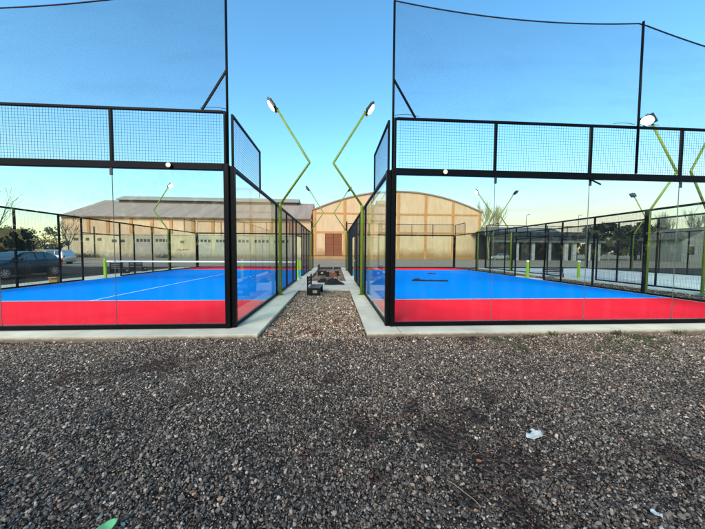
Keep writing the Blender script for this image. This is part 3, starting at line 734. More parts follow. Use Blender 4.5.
# long warehouse
WX0, WX1, WZ = -57.4, -5.05, 8.7
M_WUP = bandmat('upper_peach', (.68, .46, .29), (.58, .38, .24), 0, 1, (.60, .40, .25))
M_WLOW = bandmat('lower_cream', (.52, .43, .28), (.32, .25, .17), .3, 1.4, (.42, .33, .21))
M_PANEL = mat('shutter_panel', (.40, .36, .30), .8, col2=(.32, .29, .24), scale=1, stretch=(1, 1, 6))
M_WIN = mat('dark_pane', (.012, .014, .016), .2)
M_PLINTH = bandmat('worn_plinth', (.42, .37, .28), (.17, .14, .10), -.2, .9, (.25, .21, .16), 1.2)
root = empty('long_warehouse', (0, HY, GB), 0, 'long low warehouse with a grey gable roof and shuttered bays behind the left court', 'warehouse')
b = MB(); b.bb((WX0, 0, 5.02), (WX1, 24, WZ)); b.build('upper_wall', M_WUP, root)
b = MB(); b.bb((WX0, -.02, 0), (WX1, 24, 5.0)); b.build('lower_wall', M_WLOW, root)
b = MB(); b.bb((WX0 - .1, -.14, 0), (WX1, -.022, .85)); b.build('plinth', M_PLINTH, root)
b = MB(); b.bb((WX0, -.16, 4.93), (WX1, -.022, 5.12)); b.build('ledge', mat('ledge_stone', (.48, .38, .26), .9), root)
b = MB()
RZ, RY = 14.2, 12.0
b.prism([(-.5, WZ + .05), (RY, RZ), (24.5, WZ + .05), (24.5, WZ - .1), (RY, RZ - .18), (-.5, WZ - .1)], 'x', WX0 - .3, WX1 - .25)
b.build('roof', M_ROOF, root)
b = MB()
for xx in (WX0 + .0, WX1 - .6): b.prism([(0, WZ + .0), (24, WZ), (RY, RZ - .22)], 'x', xx, xx + .3)
b.build('gable', M_WUP, root)
mo = MB(); mo.prism([(9.3, 14.15), (RY, 15.3), (14.7, 14.15), (14.7, 13.95), (9.3, 13.95)], 'x', WX0 + 4.2, WX1 - 4); mr_ = mo.build('roof_monitor', mat('monitor_roof', (.34, .31, .26), .9, var=.2, scale=.4, stretch=(.3, 1, 1)), root)
b = MB(); b.bb((WX0 + 4.6, 9.9, 13.2), (WX1 - 4.4, 14.1, 13.948)); b.build('vent_band', mat('monitor_dark', (.10, .095, .085), .9, var=.3), mr_)
b = MB(); b.bb((WX0 - .3, -.62, WZ - .22), (WX1 - .3, -.501, WZ + .06)); b.build('gutter', mat('rust_gutter', (.20, .12, .085), .8, col2=(.09, .06, .05), scale=.6), root)
for i, px_ in enumerate((-52.0, -48.1, -43.4, -39.1, -35.2, -30.6, -26.4, -22.5, -18.2, -13.9, -9.6)):
    b = MB(); b.bb((px_ - .3, -.14, 5.122), (px_ + .3, -.001, WZ - .24)); b.build('pilaster', M_HTRIM, root)
bays = [(-42.7, -39.35, 1), (-38.75, -35.5, 1), (-34.8, -30.9, 2), (-30.2, -26.7, 1), (-26.1, -22.8, 1), (-22.2, -18.5, 1), (-17.9, -14.2, 1), (-13.6, -9.9, 1)]
for a, c2, kd in bays:
    if kd == 1:
        pf = MB(); pf.bb((a, -.06, .95), (c2, -.022, 4.6)); sh = pf.build('shutter', M_PANEL, root)
        b = MB()
        for k in range(4):
            wx = a + .35 + k * (c2 - a - .7) / 3.55
            b.bb((wx, -.075, 3.45), (wx + .52, -.061, 4.05))
        b.build('window', M_WIN, sh)
        b = MB()
        for k in range(1, 9): b.bb((a + .05, -.072, .95 + k * .27), (c2 - .05, -.061, .965 + k * .27))
        b.build('shutter_rib', M_PANEL, sh)
    else:
        b = MB(); b.bb((a + 1.5, -.05, 3.2), (a + 2.3, -.021, 3.75)); b.build('window', M_WIN, root)
        b = MB(); rr = random.Random(4)
        for k in range(9): b.box((a + .5 + k * .33, -.026, 1.75 + rr.uniform(-.07, .07)), (.26, .008, rr.uniform(.12, .3)), Euler((0, rr.uniform(-.3, .3), 0)).to_matrix())
        b.build('rust_stain', mat('rust_paint', (.26, .10, .05), .9), root)
for px_, zz, w in ((-54.6, 3.6, .9), (-52.3, 3.6, .7), (-49.9, 3.6, .8), (-46.9, 3.3, 1.0), (-45.3, 3.3, 1.0)):
    b = MB(); b.bb((px_ - w / 2, -.05, zz), (px_ + w / 2, -.021, zz + .6)); fr_ = b.build('window', M_WIN, root)
b = MB(); b.bb((-47.7, -.07, 3.0), (-44.5, -.021, 3.15)); b.build('window_sill', mat('sill', (.5, .44, .33), .8), root)
b = MB(); b.tube([(-50.9, -.1, .1), (-50.9, -.1, 6.6)], .09, 8); b.build('drainpipe', M_RUBBER, root)
for xx, hh in ((-51.5, 1.2), (-53.5, .9), (-36.4, .9)):
    b = MB(); rr = random.Random(int(-xx))
    for _ in range(500):
        a = rr.uniform(-1.3, 1.3); z = abs(rr.gauss(0, .45)) * hh
        p0 = Vector((a * 1.2, rr.uniform(-.5, .1), z)); q1 = Vector((rr.uniform(-.12, .12), rr.uniform(-.1, .1), rr.uniform(-.1, .12)))
        q2 = Vector((rr.uniform(-.12, .12), rr.uniform(-.1, .1), rr.uniform(-.1, .12)))
        b.add([p0, p0 + q1, p0 + q1 + q2, p0 + q2], [(0, 1, 2, 3)])
    o = b.build('shrub', mat('shrub_leaf', (.06, .065, .03), .9)); o.location = (xx, HY - .6, GB)
    tag(o, {-51.5: 'low dark shrub at the foot of the long warehouse, right of another shrub', -53.5: 'low dark shrub at the left corner of the long warehouse', -36.4: 'sparse low shrub by the shuttered warehouse bays'}[xx], 'shrub', 'shrubs along the warehouse foot')

# open-fronted shelter on the right
SY = 50.0
M_SROOF = mat('dark_sheet_roof', (.045, .042, .04), .8, spec=.1, col2=(.02, .02, .02), scale=.5)
M_COLUMN = mat('white_column', (.40, .40, .38), .8, var=.5, scale=2)
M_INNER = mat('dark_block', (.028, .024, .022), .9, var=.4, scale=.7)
root = empty('open_shelter', (0, SY, GB), 0, 'long dark open fronted shelter on white columns behind the right court', 'shelter')
b = MB(); b.prism([(-.6, 4.0), (5, 6.3), (10, 5.2), (10, 5.0), (5, 6.1), (-.6, 3.85)], 'x', 31.6, 56); b.build('roof', M_SROOF, root)
b = MB(); b.bb((31.6, -.66, 3.7), (56, -.601, 4.05)); b.build('fascia', mat('pale_fascia', (.13, .13, .125), .8, col2=(.05, .05, .05), scale=.8), root)
b = MB(); b.bb((31.8, 6, 0), (55.8, 6.25, 5.2)); b.build('back_wall', M_INNER, root)
for xx, w in ((37.4, .55), (40.8, .6), (44.3, .65), (47.9, .8), (49.7, .8), (52.8, .9), (55.0, .8)):
    b = MB(); b.bb((xx - w / 2, -.2, 0), (xx + w / 2, .2, 3.9)); b.build('column', M_COLUMN, root)
b = MB(); b.bb((38.3, -.1, 0), (40.3, .1, 3.6)); b.build('gate_leaf', M_INNER, root)
root = empty('rear_shed', (46, 63, GB), 0, 'grey pitched shed roof rising behind the open fronted shelter', 'shed')
b = MB(); b.bb((-8, 0, 0), (12, 8, 6.4)); b.build('wall', M_INNER, root)
b = MB(); b.prism([(-.5, 6.41), (4, 8.3), (8.5, 6.41)], 'x', -8.4, 12.4); b.build('roof', mat('grey_sheet', (.16, .165, .17), .7, var=.3, scale=.5), root)

root = empty('gabled_house', (66, 44, GB), 0, 'pale house with a low gable roof at the right edge behind the glass', 'house')
b = MB(); b.bb((0, 0, 0), (9, 7, 4.4)); b.prism([(0, 4.4), (9, 4.4), (4.5, 6.4)], 'y', 0, 7); b.build('wall', mat('house_wall', (.22, .22, .20), .9, var=.15), root)
b = MB(); b.add([(-.6, -.5, 4.25), (4.5, -.5, 6.55), (4.5, 7.5, 6.55), (-.6, 7.5, 4.25), (9.6, -.5, 4.25), (9.6, 7.5, 4.25), (-.6, -.5, 4.45), (4.5, -.5, 6.75), (4.5, 7.5, 6.75), (-.6, 7.5, 4.45), (9.6, -.5, 4.45), (9.6, 7.5, 4.45)],
      [(0, 1, 7, 6), (6, 7, 8, 9), (0, 3, 2, 1), (1, 4, 10, 7), (7, 10, 11, 8), (1, 2, 5, 4), (0, 6, 9, 3), (4, 5, 11, 10)]); b.build('roof', mat('house_roof', (.14, .11, .09), .9, var=.3), root)
for xx in (1.2, 5.8):
    b = MB(); b.bb((xx, -.04, 1.4), (xx + 1.4, -.001, 3)); b.build('window', M_WIN, root)

# left edge: gate pillar, garden wall
M_YEL = mat('ochre_render', (.52, .38, .16), .9, var=.25, scale=2)
root = empty('gate_pillar', (-40.2, 33.6, GB), 0, 'short ochre gate pillar standing behind the dark blue car', 'pillar')
b = MB(); b.bb((-.5, -.4, 0), (.5, .4, 1.95)); b.build('shaft', M_YEL, root); b = MB(); b.bb((-.6, -.5, 1.952), (.6, .5, 2.15)); b.build('cap', M_YEL, root)
root = empty('garden_wall', (-52, 37, GB), 0, 'long brownish garden wall behind the parked cars at left', 'wall')
b = MB(); b.bb((0, 0, 0), (14.5, .25, 1.5)); b.build('masonry', bandmat('brown_wall', (.33, .24, .15), (.22, .15, .1), 0, .6), root)
b = MB(); b.bb((-.05, -.05, 1.502), (14.55, .3, 1.6)); b.build('coping', M_HTRIM, root)

# ------------------------------------------------------------------ cars
def make_car(name, paint, label, loc, rz, L=4.0, H=1.46, wagon=False):
    """nose toward -x, left side toward -y; origin under the middle"""
    root = empty(name, loc, rz, label, 'car', 'parked cars')
    W = .85
    h = L / 2
    st = [(-h, .60, .30, .58), (-h + .06, .74, .22, .66), (-h + .30, .81, .20, .74), (-h + .75, .85, .20, .86), (-h + 1.10, .86, .20, .93), (-.2, .86, .20, .95), (h - .9, .86, .20, .98), (h - .35, .84, .22, 1.0), (h - .08, .78, .26, .98), (h, .70, .34, .90)]
    b = MB(); k = 9
    for x, w, zb, zt in st:
        sec = [(-w * .82, zb), (-w * .97, zb + .10), (-w, zb + (zt - zb) * .5), (-w * .97, zt - .07), (-w * .88, zt)]
        pts = sec + [(-y, z) for y, z in reversed(sec)]
        b.v += [(x, y, z) for y, z in pts]
    m = 10
    for i in range(len(st) - 1):
        for j in range(m): b.f.append((i * m + j, i * m + (j + 1) % m, (i + 1) * m + (j + 1) % m, (i + 1) * m + j)); b.mi.append(0)
    b.f.append(tuple(range(m))); b.mi.append(0); b.f.append(tuple(reversed(range((len(st) - 1) * m, len(st) * m)))); b.mi.append(0)
    # cabin
    tail = h - (.10 if wagon else .18)
    cab = [(-h + 1.05, .76, .925, .93), (-h + 1.45, .72, .94, 1.18), (-h + 1.85, .66, .95, H - .06), (-h + 2.25, .64, .95, H - .01), (.45, .64, .96, H), (h - .75, .63, .97, H - .03), (h - .42, .60, .98, H - .12 + (.06 if wagon else 0)), (tail, .70, .98, 1.05 + (.1 if wagon else 0))]
    cb = len(b.v)
    for x, w, z0, z1 in cab:
        wb = .80
        sec = [(-wb, z0 - .02), (-(wb + (w - wb) * .55), z0 + (z1 - z0) * .55), (-w, z1 - .03 if z1 - z0 > .1 else z1 - .005), (-w * .8, z1)]
        pts = sec + [(-y, z) for y, z in reversed(sec)]
        b.v += [(x, y, z) for y, z in pts]
    for i in range(len(cab) - 1):
        for j in range(7): b.f.append((cb + i * 8 + j, cb + i * 8 + j + 1, cb + (i + 1) * 8 + j + 1, cb + (i + 1) * 8 + j)); b.mi.append(0)
    b.f.append(tuple(cb + (len(cab) - 1) * 8 + j for j in reversed(range(8)))); b.mi.append(0)
    body = b.build('body', paint, root, smooth=True, fix=True)
    def cabpt(x, u, side, off=.008):
        for (a, b2) in zip(cab[:-1], cab[1:]):
            if a[0] <= x <= b2[0]:
                q = (x - a[0]) / (b2[0] - a[0]); w = a[1] + (b2[1] - a[1]) * q; z0 = a[2] + (b2[2] - a[2]) * q; z1 = a[3] + (b2[3] - a[3]) * q
        wb = .80
        if u < .55: q = u / .55; y = wb + (wb + (w - wb) * .55 - wb) * q; z = z0 - .02 + (z0 + (z1 - z0) * .55 - z0 + .02) * q
        else:
            q = (u - .55) / .45; y = (wb + (w - wb) * .55) + (w - (wb + (w - wb) * .55)) * q; z = z0 + (z1 - z0) * .55 + (z1 - .03 - z0 - (z1 - z0) * .55) * q
        return (x, side * (y + off), z + off * .3)
    for sd in (-1, 1):
        for xa, xb, ta, tb in ((-h + 1.42, -h + 2.28, .62, .93), (-h + 2.36, h - 1.12, .93, .93), (h - 1.05, h - .50, .93, .86)):
            b = MB(); kk = 6
            for i in range(kk + 1):
                x = xa + (xb - xa) * i / kk; tt = min(ta + (tb - ta) * i / 2 if ta < tb else ta + (tb - ta) * i / kk, max(ta, tb))
                for u in (.12, .5, tt): b.v.append(cabpt(x, u, sd))
            for i in range(kk):
                for j in range(2): b.f.append((i * 3 + j, i * 3 + j + 1, i * 3 + j + 4, i * 3 + j + 3)); b.mi.append(0)
            b.build('window', M_CARGLASS, root, smooth=True)
        b = MB(); b.bb((-h + 1.30, sd * .93 - .07, .98), (-h + 1.48, sd * .93 + .07, 1.10)); b.build('mirror', paint, root, bevel=.03)
        b = MB(); b.bb((-.06, sd * .866 - .012, .78), (.12, sd * .866 + .012, .81)); b.build('door_handle', M_CLAMP, root)
        b = MB(); b.box((-h + .20, sd * .66, .66), (.30, .22, .14), Euler((0, -.3, sd * .5)).to_matrix()); b.build('headlight', M_WHITE, root, bevel=.03)
        b = MB(); b.box((h - .10, sd * .74, .86), (.14, .14, .22)); b.build('taillight', mat('red_lens', (.35, .01, .01), .2), root, bevel=.02)
        for wx in (-1.29, 1.29):
            y = sd * .79
            b = MB(); b.lathe([(.352, -.09), (.362, -.0), (.352, .09)], (wx, y, .30), 24, 'y'); b.build('wheel_arch', M_RUBBER, root)
            b = MB(); b.lathe([(.20, -.09), (.29, -.105), (.305, -.06), (.305, .06), (.29, .105), (.20, .09)], (wx, y + sd * .02, .305), 24, 'y'); ty = b.build('tyre', M_RUBBER, root, smooth=True)
            b = MB(); b.lathe([(.20, -.075), (.20, .075)], (wx, y + sd * .02, .305), 20, 'y')
            b.build('rim_dark', M_RUBBER, ty)
            b = MB(); yy = y + sd * .115
            b.lathe([(.05, -.012), (.05, .012)], (wx, yy, .305), 12, 'y')
            for q in range(7):
                a = q * 2 * math.pi / 7; b.box((wx + .12 * math.cos(a), yy - sd * .006, .305 + .12 * math.sin(a)), (.17, .02, .055), Euler((0, -a, 0)).to_matrix())
            n_ = 24
            rg = [(r_, yv) for r_, yv in ((.185, -.012), (.205, -.012), (.205, .012), (.185, .012))]
            bb_ = len(b.v)
            for r_, yv in rg:
                for q in range(n_): b.v.append((wx + r_ * math.cos(2 * math.pi * q / n_), yy + yv, .305 + r_ * math.sin(2 * math.pi * q / n_)))
            for i in range(4):
                for q in range(n_): b.f.append((bb_ + i * n_ + q, bb_ + i * n_ + (q + 1) % n_, bb_ + ((i + 1) % 4) * n_ + (q + 1) % n_, bb_ + ((i + 1) % 4) * n_ + q)); b.mi.append(0)
            b.build('rim', M_RIM, ty)
    b = MB()
    for (x1, u1) in ((0, 0),):
        pts = []
        for x, w, zz in ((-h + 1.12, .70, .965), (-h + 1.45, .66, 1.195), (-h + 1.80, .60, H - .075)):
            pts += [(x - .02, -w, zz + .012), (x - .02, w, zz + .012)]
        b.add(pts, [(0, 1, 3, 2), (2, 3, 5, 4)])
    b.build('windscreen', M_CARGLASS, root)
    return root
make_car('parked_car', mat('navy_paint', (.002, .008, .020), .25, 0, coat=.25, spec=.3), 'dark navy hatchback parked beyond the left court fence', (-17.65, 11.3, GZ), R(90), 3.9, 1.45)
make_car('parked_car', mat('silver_paint', (.52, .54, .55), .3, .5, coat=1), 'light silver estate car parked behind the dark navy hatchback', (-32.0, 28.5, GB), 0, 4.4, 1.62, True)
make_car('parked_car', mat('pale_paint', (.42, .44, .45), .3, .4, coat=1), 'pale car parked in the dark under the open shelter', (35.0, 52.5, GB), 0, 4.0, 1.45)

# ------------------------------------------------------------------ trees
def branchy(b, p, d, l, r, lev, rr, spread=.5, up=.15, kids=(3, 4), leaves=None, minr=.006):
    pts = [Vector(p)]; dd = Vector(d).normalized(); k = 4
    for i in range(k):
        dd = (dd + Vector((rr.gauss(0, .11), rr.gauss(0, .11), rr.gauss(0, .08) + up * .2))).normalized(); pts.append(pts[-1] + dd * l / k)
    b.tube(pts, [max(minr, r * (1 - .5 * i / k)) for i in range(k + 1)], 6 if lev > 2 else 4, False)
    if lev == 0:
        if leaves is not None: leaves.append(pts[-1])
        return
    for j in range(rr.randint(*kids)):
        u = rr.uniform(.35, 1); i = min(int(u * k), k - 1); q = pts[i].lerp(pts[i + 1], u * k - i)
        a = rr.uniform(0, 6.28); side = Vector((math.cos(a), math.sin(a), rr.uniform(-.2, .5)))
        branchy(b, q, (dd + side * spread * rr.uniform(.7, 1.5)).normalized(), l * rr.uniform(.55, .78), r * .52, lev - 1, rr, spread, up, kids, leaves, minr)
def bare_tree(name, loc, h, seed, m, label, lev=4, spread=.55, up=.15, kids=(3, 4), r=None, first=.4, minr=.006, group='bare leafless trees'):
    root = empty(name, loc, 0, label, 'tree', group); rr = random.Random(seed)
    b = MB(); b.tube([(0, 0, 0), (rr.gauss(0, .1), rr.gauss(0, .1), h * first * .6), (rr.gauss(0, .15), rr.gauss(0, .15), h * first)], [h * .02 if r is None else r, h * .016 if r is None else r * .8, h * .013 if r is None else r * .65], 8)
    top = Vector(b.v[-4]) * .5 + Vector(b.v[-8]) * .5; b.build('trunk', m, root, smooth=True)
    b = MB(); rr2 = random.Random(seed + 1)
    for j in range(4 if lev > 2 else 5):
        a = j * 1.6 + rr2.uniform(0, .6)
        branchy(b, (top.x, top.y, h * first * rr2.uniform(.8, .98)), (math.cos(a) * spread, math.sin(a) * spread, 1), h * .33, h * .009 if r is None else r * .5, lev - 1, rr2, spread, up, kids, None, minr)
    b.build('crown', m, root); return root
def leafy_tree(loc, h, cr, seed, m, label, trunkm=M_BARK, n=1500, leaf=.22, first=.3, group='dense trees', name='leafy_tree', flat=1.0):
    root = empty(name, loc, 0, label, 'tree', group); rr = random.Random(seed)
    b = MB(); b.tube([(0, 0, 0), (.06 * h * rr.uniform(-.3, .3), 0, h * .3), (0, 0, h * .6)], [h * .03, h * .022, h * .01], 8)
    for j in range(6):
        a = j * 1.05 + rr.uniform(0, .4); z0 = h * rr.uniform(.28, .5)
        b.tube([(0, 0, z0), (math.cos(a) * cr * .4, math.sin(a) * cr * .4, z0 + h * .14), (math.cos(a) * cr * .75, math.sin(a) * cr * .75, z0 + h * .22)], [h * .012, h * .008, h * .004], 5)
    b.build('trunk', trunkm, root, smooth=True)
    b = MB()
    cl = []
    for j in range(34):
        a = rr.uniform(0, 6.28); q = rr.uniform(.2, 1) ** .6; z = rr.uniform(first, 1)
        wz = math.sin(math.pi * min(1, max(.06, (z - first) / (1 - first) * .85 + .12))) ** .6
        cl.append((math.cos(a) * cr * q * wz, math.sin(a) * cr * q * wz, h * z * .95, cr * rr.uniform(.16, .34)))
    for _ in range(n):
        c0 = rr.choice(cl); v = Vector((rr.gauss(0, 1), rr.gauss(0, 1), rr.gauss(0, .8))); v = v.normalized() * rr.uniform(.5, 1.05) * c0[3]
        p0 = Vector(c0[:3]) + v; s = leaf * rr.uniform(.6, 1.4)
        u = Vector((rr.gauss(0, 1), rr.gauss(0, 1), rr.gauss(0, .6))).normalized() * s; w = u.cross(Vector((rr.gauss(0, 1), rr.gauss(0, 1), rr.gauss(0, 1)))).normalized() * s * .6
        b.add([p0 - u, p0 + w, p0 + u, p0 - w], [(0, 1, 2, 3)])
    b.build('crown', m, root); return root
M_FOLD = mat('dark_foliage', (.022, .030, .019), .85, col2=(.012, .017, .012), scale=1.2, spec=.1)
M_HEDGE = mat('hedge_leaf', (.012, .019, .015), .85, spec=.1)
M_FOLG = mat('grey_foliage', (.15, .14, .095), .9, col2=(.07, .07, .05), scale=1.2)
M_FOLB = mat('olive_foliage', (.085, .085, .045), .9, col2=(.04, .045, .03), scale=1)
bare_tree('bare_tree', (29.8, 47.2, GB), 12.4, 3, M_PALEBARK, 'bare yellowish willow rising right of the arched hangar', 4, .38, .5, (4, 5), .16, .26, .016)
bare_tree('bare_tree', (-32.7, 23.5, GB), 7.2, 8, M_BARK, 'thin bare tree above the dark hedge at the left edge', 3, .35, .3, (3, 3), .08, .5, .010)
bare_tree('bare_tree', (-44.5, 45, GB), 7.5, 12, M_BARK, 'thin bare tree beside the left corner of the warehouse', 4, .45, .3, (3, 4), .10, .35, .012)
leafy_tree((-45.5, 42, GB), 5.2, 2.6, 4, M_FOLG, 'grey green bushy tree behind the silver car', n=1500, leaf=.16, first=.25, group='trees at the left edge')
leafy_tree((-52, 44, GB), 5.4, 2.8, 14, M_FOLG, 'grey green tree left of the bushy tree, partly behind the hedge', n=1300, leaf=.17, first=.25, group='trees at the left edge')
# clipped hedge
b = MB(); rr = random.Random(6)
root = empty('clipped_hedge', (-29.2, 20.5, GB), 0, 'tall dark clipped hedge with a flat top at the left edge', 'hedge')
core = MB(); core.bb((-2.7, -.55, .1), (2.55, .75, 3.1)); core.build('branches', mat('hedge_core', (.012, .016, .01), .95), root)
for _ in range(5200):
    f = rr.random()
    if f < .6: p0 = Vector((rr.uniform(-2.9, 2.8), -.65 + rr.gauss(0, .07), rr.uniform(0, 3.3)))
    elif f < .8: p0 = Vector((rr.uniform(-2.9, 2.8), rr.uniform(-.65, .85), 3.25 + rr.gauss(0, .06)))
    else: p0 = Vector((2.75 + rr.gauss(0, .07), rr.uniform(-.65, .85), rr.uniform(0, 3.3)))
    if p0.x > 2.3 and p0.z > 2.8: p0.x -= .25; p0.z -= .2
    s = rr.uniform(.05, .1); u = Vector((rr.gauss(0, 1), rr.gauss(0, 1), rr.gauss(0, 1))).normalized() * s; w = u.cross(Vector((rr.gauss(0, 1), rr.gauss(0, 1), rr.gauss(0, 1)))).normalized() * s * .6
    b.add([p0 - u, p0 + w, p0 + u, p0 - w], [(0, 1, 2, 3)])
b.build('foliage', M_HEDGE, root)
M_WTRUNK = mat('limewashed_bark', (.55, .54, .50), .9, var=.3, scale=3)
for i, (x, y, h, cr, m, tm, lab) in enumerate((
    (58.5, 55, 7.6, 3.2, M_FOLD, M_BARK, 'dense dark tree just right of the open shelter'),
    (63.5, 56, 8.4, 3.6, M_FOLD, M_WTRUNK, 'dense dark tree with a whitewashed trunk, right of the shelter'),
    (66.8, 54.5, 7.8, 3.2, M_FOLB, M_WTRUNK, 'olive tree with a whitewashed trunk behind the right lamp post'),
    (71.5, 57, 8.6, 3.6, M_FOLD, M_BARK, 'dark rounded tree between the whitewashed trunks and the house'),
    (76.5, 60, 8.2, 3.4, M_FOLB, M_BARK, 'olive rounded tree left of the gabled house'),
    (88, 66, 8.6, 4, M_FOLB, M_BARK, 'olive tree rising behind the gabled house'),
    (52, 72, 8.8, 3.6, M_FOLD, M_BARK, 'dark tree top showing above the shelter roof'),)):
    leafy_tree((x, y, GB), h, cr, 20 + i, m, lab, tm, 4200, .27, .22, 'trees right of the shelter')
for i, (x, y, h, lab) in enumerate(((98, 74, 14.5, 'bare poplar at the right edge, left of two taller ones'), (103, 76, 15, 'bare poplar at the right edge, between two others'), (111, 75, 17, 'tallest bare poplar at the far right edge'))):
    bare_tree('bare_tree', (x, y, GB), h, 40 + i, mat('poplar_twig', (.17, .17, .14), .9), lab, 4, .16, .6, (4, 5), .2, .2, .025, 'bare poplars at the right edge')
# thin street lamps far behind the shelter
for x, y, h, lab in ((50.5, 66, 11.5, 'thin far mast rising above the shelter roof'), (70.5, 72, 12.5, 'thin far mast rising above the dark trees')):
    root = empty('street_lamp', (x, y, GB), 0, lab, 'street lamp', 'far street lamps')
    b = MB(); b.tube([(0, 0, 0), (0, 0, h)], [.10, .05], 6); b.build('pole', M_CLAMP, root)
    b = MB(); b.tube([(0, 0, h), (.5, 0, h + .1)], .05, 6); b.bb((.4, -.12, h + .05), (.95, .12, h + .15)); b.build('lamp_head', M_CLAMP, root)
# trees added out of view behind the camera to darken the glass reflections
b = MB(); rr = random.Random(19)
for x in np.arange(-75, 75, .8):
    hh = 11 + 2.5 * math.sin(x * .21) + 1.5 * math.sin(x * .57 + 1)
    for _ in range(26):
        p0 = Vector((x + rr.uniform(-1, 1), -38 + rr.uniform(-2, 2), GB + hh * rr.uniform(.0, 1))); q = rr.uniform(.3, .8)
        u = Vector((rr.gauss(0, 1), rr.gauss(0, .4), rr.gauss(0, 1))).normalized() * q; w = u.cross(Vector((rr.gauss(0, .4), 1, rr.gauss(0, .4)))).normalized() * q
        b.add([p0 - u, p0 + w, p0 + u, p0 - w], [(0, 1, 2, 3)])
tag(b.build('added_tree_belt', M_FOLG), 'unseen belt of trees added behind the camera to darken the court glass reflections', 'woods', kind='stuff')
# distant tree line as the far horizon
b = MB(); rr = random.Random(9)
for x in np.arange(-420, 520, 2.2):
    y = 240 + 20 * math.sin(x * .02); hh = 5 + 2.2 * math.sin(x * .09) + rr.uniform(-1.2, 1.8)
    for _ in range(9):
        p0 = Vector((x + rr.uniform(-2, 2), y + rr.uniform(-2, 2), GB + hh * rr.uniform(.02, 1))); s = rr.uniform(.5, 1.5)
        u = Vector((rr.gauss(0, 1), rr.gauss(0, .5), rr.gauss(0, 1))).normalized() * s; w = u.cross(Vector((rr.gauss(0, .5), 1, rr.gauss(0, .5)))).normalized() * s
        b.add([p0 - u, p0 + w, p0 + u, p0 - w], [(0, 1, 2, 3)])
tag(b.build('far_woods', mat('far_foliage', (.05, .06, .05), .9)), 'low dark line of woods along the horizon', 'woods', kind='stuff')

# ------------------------------------------------------------------ sky and light
SUN_EL, SUN_AZ = R(33), R(207)     # low behind the photographer, a little to the left; azimuth clockwise from +Y
W = bpy.data.worlds.new('World'); S.world = W; W.use_nodes = True
t = W.node_tree; t.nodes.clear()
out = N(t, 'ShaderNodeOutputWorld'); bg = N(t, 'ShaderNodeBackground'); bg.inputs['Strength'].default_value = .15
sky = N(t, 'ShaderNodeTexSky'); sky.sky_type = 'NISHITA'; sky.sun_disc = False; sky.sun_elevation = SUN_EL; sky.sun_rotation = SUN_AZ
sky.air_density = 1.0; sky.dust_density = .6; sky.ozone_density = 2.0; sky.altitude = 100
hs = N(t, 'ShaderNodeHueSaturation'); hs.inputs['Saturation'].default_value = 1.22; hs.inputs['Value'].default_value = 1
t.links.new(sky.outputs[0], hs.inputs['Color'])
tc = N(t, 'ShaderNodeTexCoord'); sp = N(t, 'ShaderNodeSeparateXYZ'); t.links.new(tc.outputs['Generated'], sp.inputs[0])
# thin streaky cloud near the horizon
mp = N(t, 'ShaderNodeMapping'); mp.inputs['Scale'].default_value = (2.2, 2.2, 16); t.links.new(tc.outputs['Generated'], mp.inputs[0])
nz = N(t, 'ShaderNodeTexNoise'); nz.inputs['Scale'].default_value = 1.6; nz.inputs['Detail'].default_value = 7; t.links.new(mp.outputs[0], nz.inputs['Vector'])
mr = N(t, 'ShaderNodeMapRange'); mr.inputs['From Min'].default_value = .50; mr.inputs['From Max'].default_value = .72; mr.inputs['To Max'].default_value = .45; t.links.new(nz.outputs['Fac'], mr.inputs['Value'])
lo = N(t, 'ShaderNodeMapRange'); lo.inputs['From Min'].default_value = .34; lo.inputs['From Max'].default_value = .12; t.links.new(sp.outputs[2], lo.inputs['Value'])
mu = N(t, 'ShaderNodeMath', operation='MULTIPLY'); t.links.new(mr.outputs[0], mu.inputs[0]); t.links.new(lo.outputs[0], mu.inputs[1])
mx = N(t, 'ShaderNodeMixRGB'); mx.inputs[2].default_value = (2.1, 2.5, 2.75, 1)
ty = N(t, 'ShaderNodeMixRGB', blend_type='MULTIPLY'); ty.inputs[0].default_value = 1; ty.inputs[2].default_value = (1.0, 1.15, 1.0, 1); t.links.new(hs.outputs[0], ty.inputs[1])
t.links.new(mu.outputs[0], mx.inputs[0]); t.links.new(ty.outputs[0], mx.inputs[1])
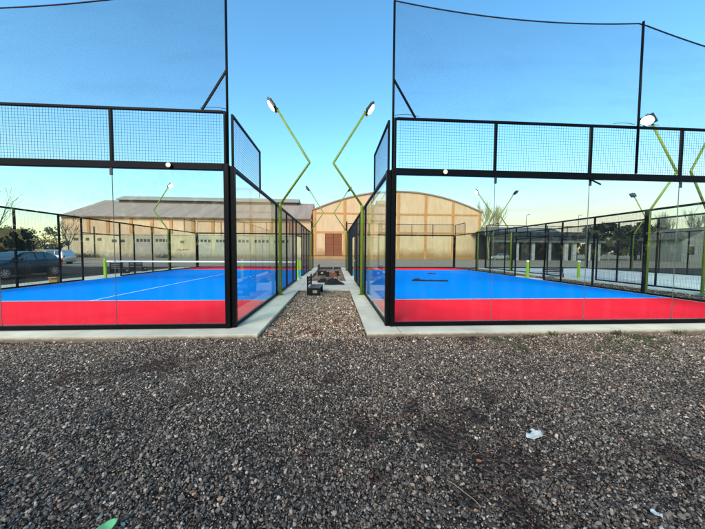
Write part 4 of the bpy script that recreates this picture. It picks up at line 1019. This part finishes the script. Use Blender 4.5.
# the sky pales less near the ground, with a faint dusk glow low on the right
rp = N(t, 'ShaderNodeValToRGB'); e = rp.color_ramp.elements
e[0].position = .0; e[0].color = (.84, .68, .48, 1); e[1].position = .36; e[1].color = (1, 1, 1, 1)
q = rp.color_ramp.elements.new(.12); q.color = (.86, .74, .63, 1)
t.links.new(sp.outputs[2], rp.inputs[0])
m3 = N(t, 'ShaderNodeMixRGB', blend_type='MULTIPLY'); m3.inputs[0].default_value = 1; t.links.new(mx.outputs[0], m3.inputs[1]); t.links.new(rp.outputs[0], m3.inputs[2])
dp = N(t, 'ShaderNodeVectorMath', operation='DOT_PRODUCT'); dp.inputs[1].default_value = (math.sin(R(37)), math.cos(R(37)), .1); t.links.new(tc.outputs['Generated'], dp.inputs[0])
g1 = N(t, 'ShaderNodeMapRange', interpolation_type='SMOOTHSTEP'); g1.inputs['From Min'].default_value = .82; g1.inputs['From Max'].default_value = 1.0; g1.inputs['To Max'].default_value = .85; t.links.new(dp.outputs['Value'], g1.inputs['Value'])
g2 = N(t, 'ShaderNodeMapRange', interpolation_type='SMOOTHSTEP'); g2.inputs['From Min'].default_value = .24; g2.inputs['From Max'].default_value = .06; t.links.new(sp.outputs[2], g2.inputs['Value'])
g3 = N(t, 'ShaderNodeMath', operation='MULTIPLY'); t.links.new(g1.outputs[0], g3.inputs[0]); t.links.new(g2.outputs[0], g3.inputs[1])
m4 = N(t, 'ShaderNodeMixRGB'); m4.inputs[2].default_value = (2.7, 2.15, 1.7, 1); t.links.new(g3.outputs[0], m4.inputs[0]); t.links.new(m3.outputs[0], m4.inputs[1])
t.links.new(m4.outputs[0], bg.inputs[0]); t.links.new(bg.outputs[0], out.inputs[0])
L = bpy.data.lights.new('sun', 'SUN'); L.energy = 1.3; L.angle = R(18); L.color = (1, .86, .70)
so = bpy.data.objects.new('sun', L); COL.objects.link(so)
dirv = Vector((math.sin(SUN_AZ) * math.cos(SUN_EL), math.cos(SUN_AZ) * math.cos(SUN_EL), math.sin(SUN_EL)))
so.rotation_euler = dirv.to_track_quat('Z', 'Y').to_euler(); so.location = dirv * 50

S.view_settings.view_transform = 'Standard'; S.view_settings.look = 'None'; S.view_settings.gamma = 1; S.view_settings.exposure = 1.2
S.view_settings.use_curve_mapping = False
cy = S.cycles
cy.transparent_max_bounces = 96; cy.max_bounces = 10; cy.diffuse_bounces = 3; cy.glossy_bounces = 4
cy.use_denoising = True; cy.denoiser = 'OPENIMAGEDENOISE'; cy.denoising_input_passes = 'RGB_ALBEDO_NORMAL'; cy.denoising_prefilter = 'ACCURATE'; cy.sample_clamp_indirect = 8; cy.caustics_reflective = False; cy.caustics_refractive = False
